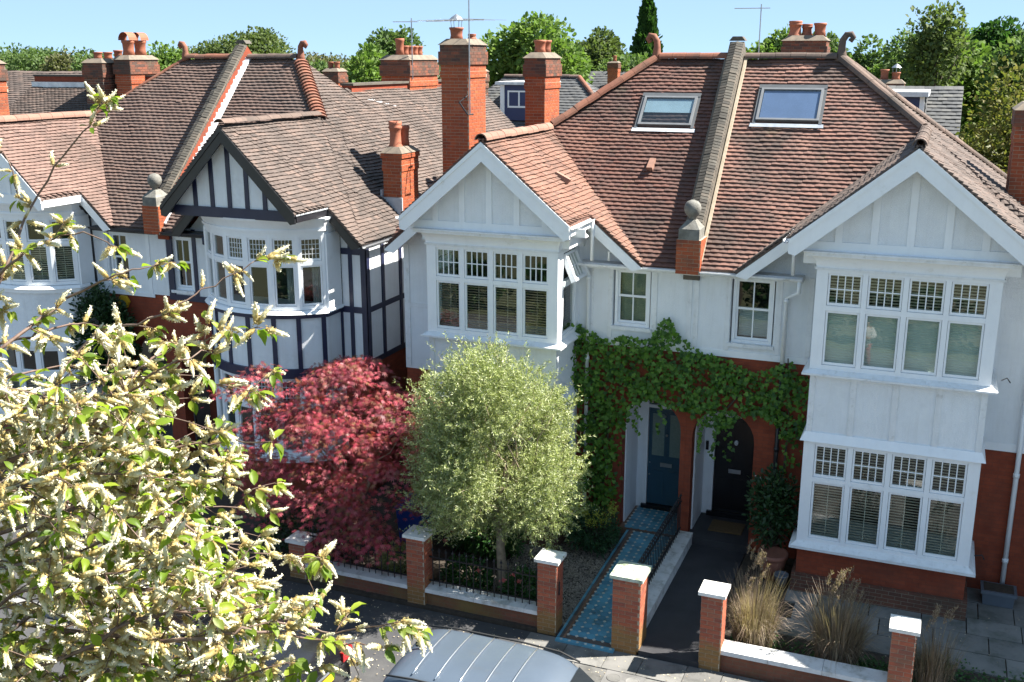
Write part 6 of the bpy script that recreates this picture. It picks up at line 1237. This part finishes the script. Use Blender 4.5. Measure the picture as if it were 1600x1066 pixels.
# ------------------------------------------------------------------ what lies behind the street
TP = {'mid': [(.08, .13, .045), (.1, .155, .055), (.06, .095, .035), (.12, .165, .07)], 'bright': [(.105, .17, .04), (.13, .2, .05), (.075, .13, .035), (.15, .21, .07)], 'dark': [(.03, .07, .02), (.04, .09, .022)], 'oak': [(.09, .125, .045), (.115, .145, .055), (.065, .09, .035)], 'grey': [(.10, .11, .05), (.13, .13, .07), (.08, .085, .045)], 'hazy': [(.13, .18, .13), (.16, .2, .14), (.11, .15, .12)], 'olive': [(.10, .115, .03), (.14, .14, .04), (.07, .09, .025), (.17, .15, .06)]}  # distance haze mixed into most of these leaf colours, strongest in the hazy set
for k, p in TP.items(): leafmat('far_' + k, p, .3, .1, .6)
def far_tree(label, x, y, h, r, kind, seed, n=5200, sz=.26, trunk=.3, low=.28, group='trees behind the houses', lobes=16, name='broadleaf_tree', flat=1.0):
    o = thing(name, label, 'tree', (x, y, -.14), group); g_ = np.random.default_rng(seed); zc = h * (low + 1) / 2; rz_ = h * (1 - low) / 2
    L = norm(g_.normal(size=(lobes, 3))) * g_.uniform(.35, .72, (lobes, 1)); L[:, 2] = np.where(L[:, 2] < -.5, L[:, 2] * .6, L[:, 2]); lr = g_.uniform(.3, .48, lobes); i = g_.integers(0, lobes, n); a = norm(g_.normal(size=(n, 3))); p = L[i] + a * (lr[i] * (.55 + .45 * g_.random(n) ** .5))[:, None]
    p += g_.normal(0, .035, (n, 3)); p = p * np.array([r, r, rz_]) + np.array([x, y, zc])
    leaves('crown', T_CLUMP, p, a + g_.normal(0, .6, (n, 3)), a * .6 + g_.normal(0, .5, (n, 3)) + np.array([0, 0, .5]), sz * g_.uniform(.6, 1.25, n), 'far_' + kind, o)
    b = MB().tube([(x, y, -.2), (x + .1, y, h * .3), (x, y, h * .55), (x + .1, y, h * .8)], [trunk, trunk * .8, trunk * .45, trunk * .15], 8)
    for q in L[:8]: e = Vector((x + q[0] * r, y + q[1] * r, zc + q[2] * rz_)); s = Vector((x, y, h * .4)); b.tube([s, s.lerp(e, .5) + Vector((0, 0, .3)), e], [trunk * .4, trunk * .25, trunk * .06], 5)
    b.build('trunk', 'bark', o, True); return o
K = 1.6
FT = [(-78.0, 75, 11.0, 4.4, 'mid', 'round tree at the left edge of the skyline'), (-88.1, 90, 9.8, 3.5, 'dark', 'low dark tree far left beyond the rooftops'), (-54.8, 60, 10.9, 1.7, 'mid', 'small tree showing left of the hooded chimney pots'), (-45.4, 55, 10.6, 2.0, 'bright', 'bright green tree right of the hooded chimney pots'), (-61.2, 80, 11.5, 3.0, 'oak', 'loose olive green tree behind the left party wall'), (-56.7, 80, 12.2, 3.4, 'oak', 'taller loose tree right of the left party wall'),
      (-60.0, 95, 10.7, 4.2, 'grey', 'hazy grey green tree beyond the half timbered roof'), (-27.2, 48, 10.8, 1.5, 'bright', 'bright green tree left of the many potted chimney'), (-32.4, 60, 11.8, 1.7, 'mid', 'darker tree just behind the many potted chimney'), (-20.0, 52, 12.0, 2.5, 'bright', 'big dense chestnut tree between the two tall chimneys'), (-21.0, 65, 11.6, 1.7, 'oak', 'airy dark tree right of the slim chimney'), (-17.0, 60, 10.6, 2.0, 'mid', 'leafy tree at the foot of the cypress'),
      (-10.7, 70, 11.5, 1.7, 'bright', 'tree beside the rear chimney above the right roof'), (-7.9, 70, 11.6, 1.7, 'mid', 'tree left of the right hand curled finial'), (-5.3, 72, 11.1, 1.6, 'mid', 'tree right of the right hand curled finial'), (-3.7, 80, 9.8, 1.4, 'grey', 'thin grey tree low on the right skyline'), (-.9, 60, 11.6, 1.9, 'mid', 'tall tree with loose top on the right'), (1.8, 62, 11.5, 1.7, 'dark', 'dark tree second from the right edge'), (4.3, 60, 11.5, 1.8, 'mid', 'tree at the right edge of the skyline'), (.2, 48, 10.8, 1.6, 'bright', 'bright green tree above the blue dormer'),
      (-43.8, 70, 9.8, 1.8, 'mid', 'low tree right of the half timbered finial'), (-31.7, 70, 9.6, 2.2, 'mid', 'low tree hidden between the chimneys'), (-75.1, 85, 10.1, 3.4, 'dark', 'dark tree low behind the left chimneys'),
      (-105, 100, 11.0, 4.5, 'oak', 'broad tree at the far left behind the roofline aerial'), (-67, 70, 10.6, 2.6, 'grey', 'greyish tree between the left chimneys and the left edge'), (-70, 95, 11.4, 3.6, 'mid', 'tall far tree behind the left hand roof ridge'), (-50, 90, 11.0, 3.4, 'oak', 'pale tree right of the half timbered ridge'), (1.0, 75, 12.0, 2.6, 'bright', 'tall bright tree among the right hand trees'), (-2.6, 66, 10.9, 1.7, 'bright', 'light green tree left of the right hand trees'), (3.2, 46, 10.9, 1.7, 'mid', 'large soft green tree by the right edge')]
for i, (x, y, h, r, k, lb) in enumerate(FT): far_tree(lb, x * K, y * K, 9.9 + (h - 9.9) * K, r * K * 1.3, k, 100 + i, n=15000 if h > 11.4 else 9000, sz=.26 * K * (.8 + y / 250), lobes=24 if k != 'oak' else 34)
far_tree('brownish olive tree close behind the right hand roof', 1.75, 33, 9.9, 2.1, 'olive', 300, n=22000, sz=.14, trunk=.15, low=.15, lobes=34); far_tree('slender birch like tree top above the right trees', -1.0, 70, 13.2, 2.3, 'oak', 301, n=3200, sz=.3, low=.55, lobes=24)
# cypress
cy = thing('cypress_tree', 'tall narrow dark cypress rising behind the right roof ridge', 'tree', (-30.0, 112, -.14)); g_ = np.random.default_rng(44); n = 5200; t_ = g_.random(n) ** .8; a = g_.uniform(0, 2 * np.pi, n); rr = 1.75 * np.clip(np.minimum(t_ * 6 + .3, (1.04 - t_) * 2.2), 0, 1) * (.8 + .2 * np.sin(a * 4 + t_ * 30)) * np.sqrt(g_.uniform(.45, 1, n)); p = np.stack([-30 + rr * np.cos(a), 112 + rr * np.sin(a), 1 + t_ * 15.6], 1)
leaves('crown', T_CLUMP, p, np.stack([np.cos(a) * .4, np.sin(a) * .4, np.ones(n)], 1) + g_.normal(0, .25, (n, 3)), rdir(n), .5 * g_.uniform(.6, 1.2, n), 'far_dark', cy); MB().tube([(-30, 112, -.2), (-30, 112, 15)], [.3, .05], 6).build('trunk', 'bark', cy)
# wooded hills
hl = MB(); N = 60; xs = np.linspace(-900, 500, N); hz = [6 + 3.5 * math.sin(x * .006 + 1) + 2.5 * math.sin(x * .017) - max(0, (x + 350) * .02) for x in xs]
vs = [(x, 700, -1) for x in xs] + [(x, 780, max(3, z * .8)) for x, z in zip(xs, hz)] + [(x, 900, max(3, z)) for x, z in zip(xs, hz)] + [(x, 1200, -1) for x in xs]
fs = [(j * N + i, j * N + i + 1, (j + 1) * N + i + 1, (j + 1) * N + i) for j in range(3) for i in range(N - 1)]; mat('hill_green', (.045, .085, .04), .95, (.03, .06, .03), .05); h_ = hl.add(vs, fs).build('hills', 'hill_green', None, True); structure(h_)
g_ = np.random.default_rng(8); n = 9000; x = g_.uniform(-880, 300, n); j = g_.random(n); z = np.interp(x, xs, hz); y = 720 + 180 * j; zz = np.where(y < 780, np.maximum(3, z * .8) * (y - 700) / 80, np.maximum(3, z) * (.8 + .2 * (y - 780) / 120)); wd_ = leaves('woodland', T_CLUMP, np.stack([x, y, zz], 1), np.stack([g_.normal(0, .5, n), g_.normal(0, .3, n), np.ones(n)], 1), np.stack([g_.normal(0, .5, n), np.full(n, -1.), g_.normal(.4, .4, n)], 1), g_.uniform(2, 4.5, n), 'far_hazy', None); tag(wd_, 'distant wooded hillside on the left horizon', 'woodland')
# houses behind
def slates(o, polys, m='slate', w_=.3, g=.2):
    b = MB()
    for p in polys: b.prism(p, (0, 0, -.08))
    r_ = b.build('roof', m, o); T = Tiler()
    for i, p in enumerate(polys): T.plane([Vector(q) + Vector((0, 0, .004)) for q in p], m, r_, w_, g, vis=True, seed=i)
    T.done({r_.name: r_}, 120); return r_
h1 = thing('rear_house', 'slate roofed house with blue dormer seen between the tall chimneys', 'house', (-17, 48, 0), 'houses behind the street'); MB().box(-22, -12.5, 44, 52, 0, 6.2).build('wall', 'yellow_brick', h1)
rf = slates(h1, [[(-22.3, 43.7, 6.2), (-12.2, 43.7, 6.2), (-15.9, 47.6, 9.0), (-19.6, 47.6, 9.0)], [(-12.2, 43.7, 6.2), (-12.2, 52, 6.2), (-15.9, 47.6, 9.0)], [(-22.3, 43.7, 6.2), (-19.6, 47.6, 9.0), (-22.3, 52, 6.2)]])
ridge_tiles((-12.2, 43.7, 6.25), (-15.9, 47.6, 9.05), .12, .45, 'ridge_red', rf, name='hip_tile'); ridge_tiles((-19.6, 47.6, 9.05), (-15.9, 47.6, 9.05), .12, .45, 'ridge_grey', rf)
mat('dormer_blue', (.035, .05, .13), .6); dm_ = MB().box(-18.7, -16.9, 44.9, 47.5, 7.2, 8.75).build('dormer', 'dormer_blue', h1); window(rz(-18.35, 44.88, 7.75), 1.1, .75, 2, dm_, None, post=.07, mull=.07, bars=None, name='window'); MB().box(-18.9, -16.7, 44.75, 47.6, 8.75, 8.88).build('dormer_roof', 'white_lead', dm_); MB().box(-18.7, -18.5, 44.86, 44.899, 7.2, 8.74).box(-17.1, -16.9, 44.86, 44.899, 7.2, 8.74).build('dormer_trim', 'white_paint', dm_)
BK = Bricks(); chimney(h1, BK, -20.9, -19.9, 45.5, 46.3, 6, 9.3, 'brick_sooty', [(-20.5, 45.8, .14, .4, 'plain'), (-20.2, 45.9, .12, .35, 'plain')]); BK.done(60); MB().box(-15.5, -14.9, 45.0, 45.8, 7.25, 7.4).build('roof_window', 'glass_sky', h1)
h2 = thing('rear_house', 'far grey roofed house behind the airy tree', 'house', (-29, 92, 0), 'houses behind the street'); MB().box(-33, -25, 88, 97, 0, 5.5).build('wall', 'yellow_brick', h2); slates(h2, [[(-33.3, 87.6, 5.5), (-24.7, 87.6, 5.5), (-26, 92, 8.6), (-32, 92, 8.6)], [(-24.7, 87.6, 5.5), (-24.7, 97, 5.5), (-26, 92, 8.6)]], w_=.5, g=.35); BK = Bricks(); chimney(h2, BK, -27.5, -26.6, 90, 90.8, 6, 9.5, 'brick_orange', [(-27, 90.4, .16, .5, 'plain')]); BK.done(20)
h3 = thing('rear_house', 'house with dark blue flat dormer behind the right hand hip', 'house', (.5, 38, 0), 'houses behind the street'); MB().box(-4.5, .3, 34.5, 43, 0, 6.3).build('wall', 'yellow_brick', h3); slates(h3, [[(-4.7, 34.3, 6.3), (.4, 34.3, 6.3), (.4, 38.4, 8.9), (-4.7, 38.4, 8.9)]])
dm_ = MB().box(-3.6, -.72, 35.6, 39.5, 7.0, 8.75).build('dormer', 'dormer_blue', h3); window(rz(-2.1, 35.58, 7.85), .95, .75, 1, dm_, None, post=.07, bars=None, name='window'); MB().box(-3.75, -.6, 35.4, 39.6, 8.75, 8.9).build('dormer_roof', 'white_lead', dm_); MB().box(-.84, -.7, 35.56, 35.7, 7.0, 8.74).build('dormer_trim', 'white_paint', dm_); T = Tiler(); T.plane([(-.69, 35.8, 7.0), (-.69, 39.5, 7.0), (-.7, 39.5, 8.74), (-.7, 35.8, 8.74)], 'slate', dm_, .3, .2, vis=False); T.done({dm_.name: dm_}); BK = Bricks(); chimney(h3, BK, -2.6, -1.6, 42, 42.7, 6, 9.0, 'brick_orange', [(-2.3, 42.3, .14, .4, 'plain'), (-1.9, 42.3, .14, .3, 'cowl')]); BK.done(30)
h4 = thing('rear_house', 'small brick stack and roof beyond the half timbered ridge', 'house', (-24.5, 42, 0), 'houses behind the street'); MB().box(-29, -20.5, 39, 46, 0, 6.2).build('wall', 'yellow_brick', h4); slates(h4, [[(-29.2, 38.7, 6.2), (-20.3, 38.7, 6.2), (-20.3, 42.3, 8.7), (-29.2, 42.3, 8.7)], [(-20.3, 45.9, 6.2), (-29.2, 45.9, 6.2), (-29.2, 42.3, 8.7), (-20.3, 42.3, 8.7)]], 'tile_grey', .17, .12); BK = Bricks(); chimney(h4, BK, -24.7, -24.0, 39.8, 40.5, 6, 9.35, 'brick_orange', [(-24.5, 40.1, .12, .3, 'plain'), (-24.2, 40.1, .12, .3, 'plain')]); BK.done(30)
h5 = thing('rear_house', 'long low roof and parapet beyond the left hand house', 'house', (-40, 45, 0), 'houses behind the street'); MB().box(-58, -31, 43, 52, 0, 6.4).build('wall', 'wall_brick', h5); slates(h5, [[(-58, 42.7, 6.4), (-31, 42.7, 6.4), (-31, 47, 9.1), (-58, 47, 9.1)]], 'tile_grey', .34, .2)

# next house along, to the right of the picture: its gable shades the paved garden
E_ = House('semi_detached_house', 'next white gabled house along, past the right edge of the picture', 8.55, -1, 1.75, 3.74, 8.38, .84, 1.78, 18.46)
E_.roof('tile_red', 'tile_red', 'tile_red', 'tile_red', 5.6, vis=()); E_.barges('white_paint'); E_.infill('roughcast')
MB().box(3.4, 6.2, 18.9, YW + .1, 0, 6.6).build('bay', 'roughcast', E_.o); MB().prism([(3.1, 18.84, 6.6), (6.5, 18.84, 6.6), (4.81, 18.84, 8.2)], (0, .2, 0)).build('gable_wall', 'roughcast', E_.o)
MB().box(3.0, 8.5, YW, 27.3, 0, 6).build('wall', 'wall_brick', E_.o); E_.finish()
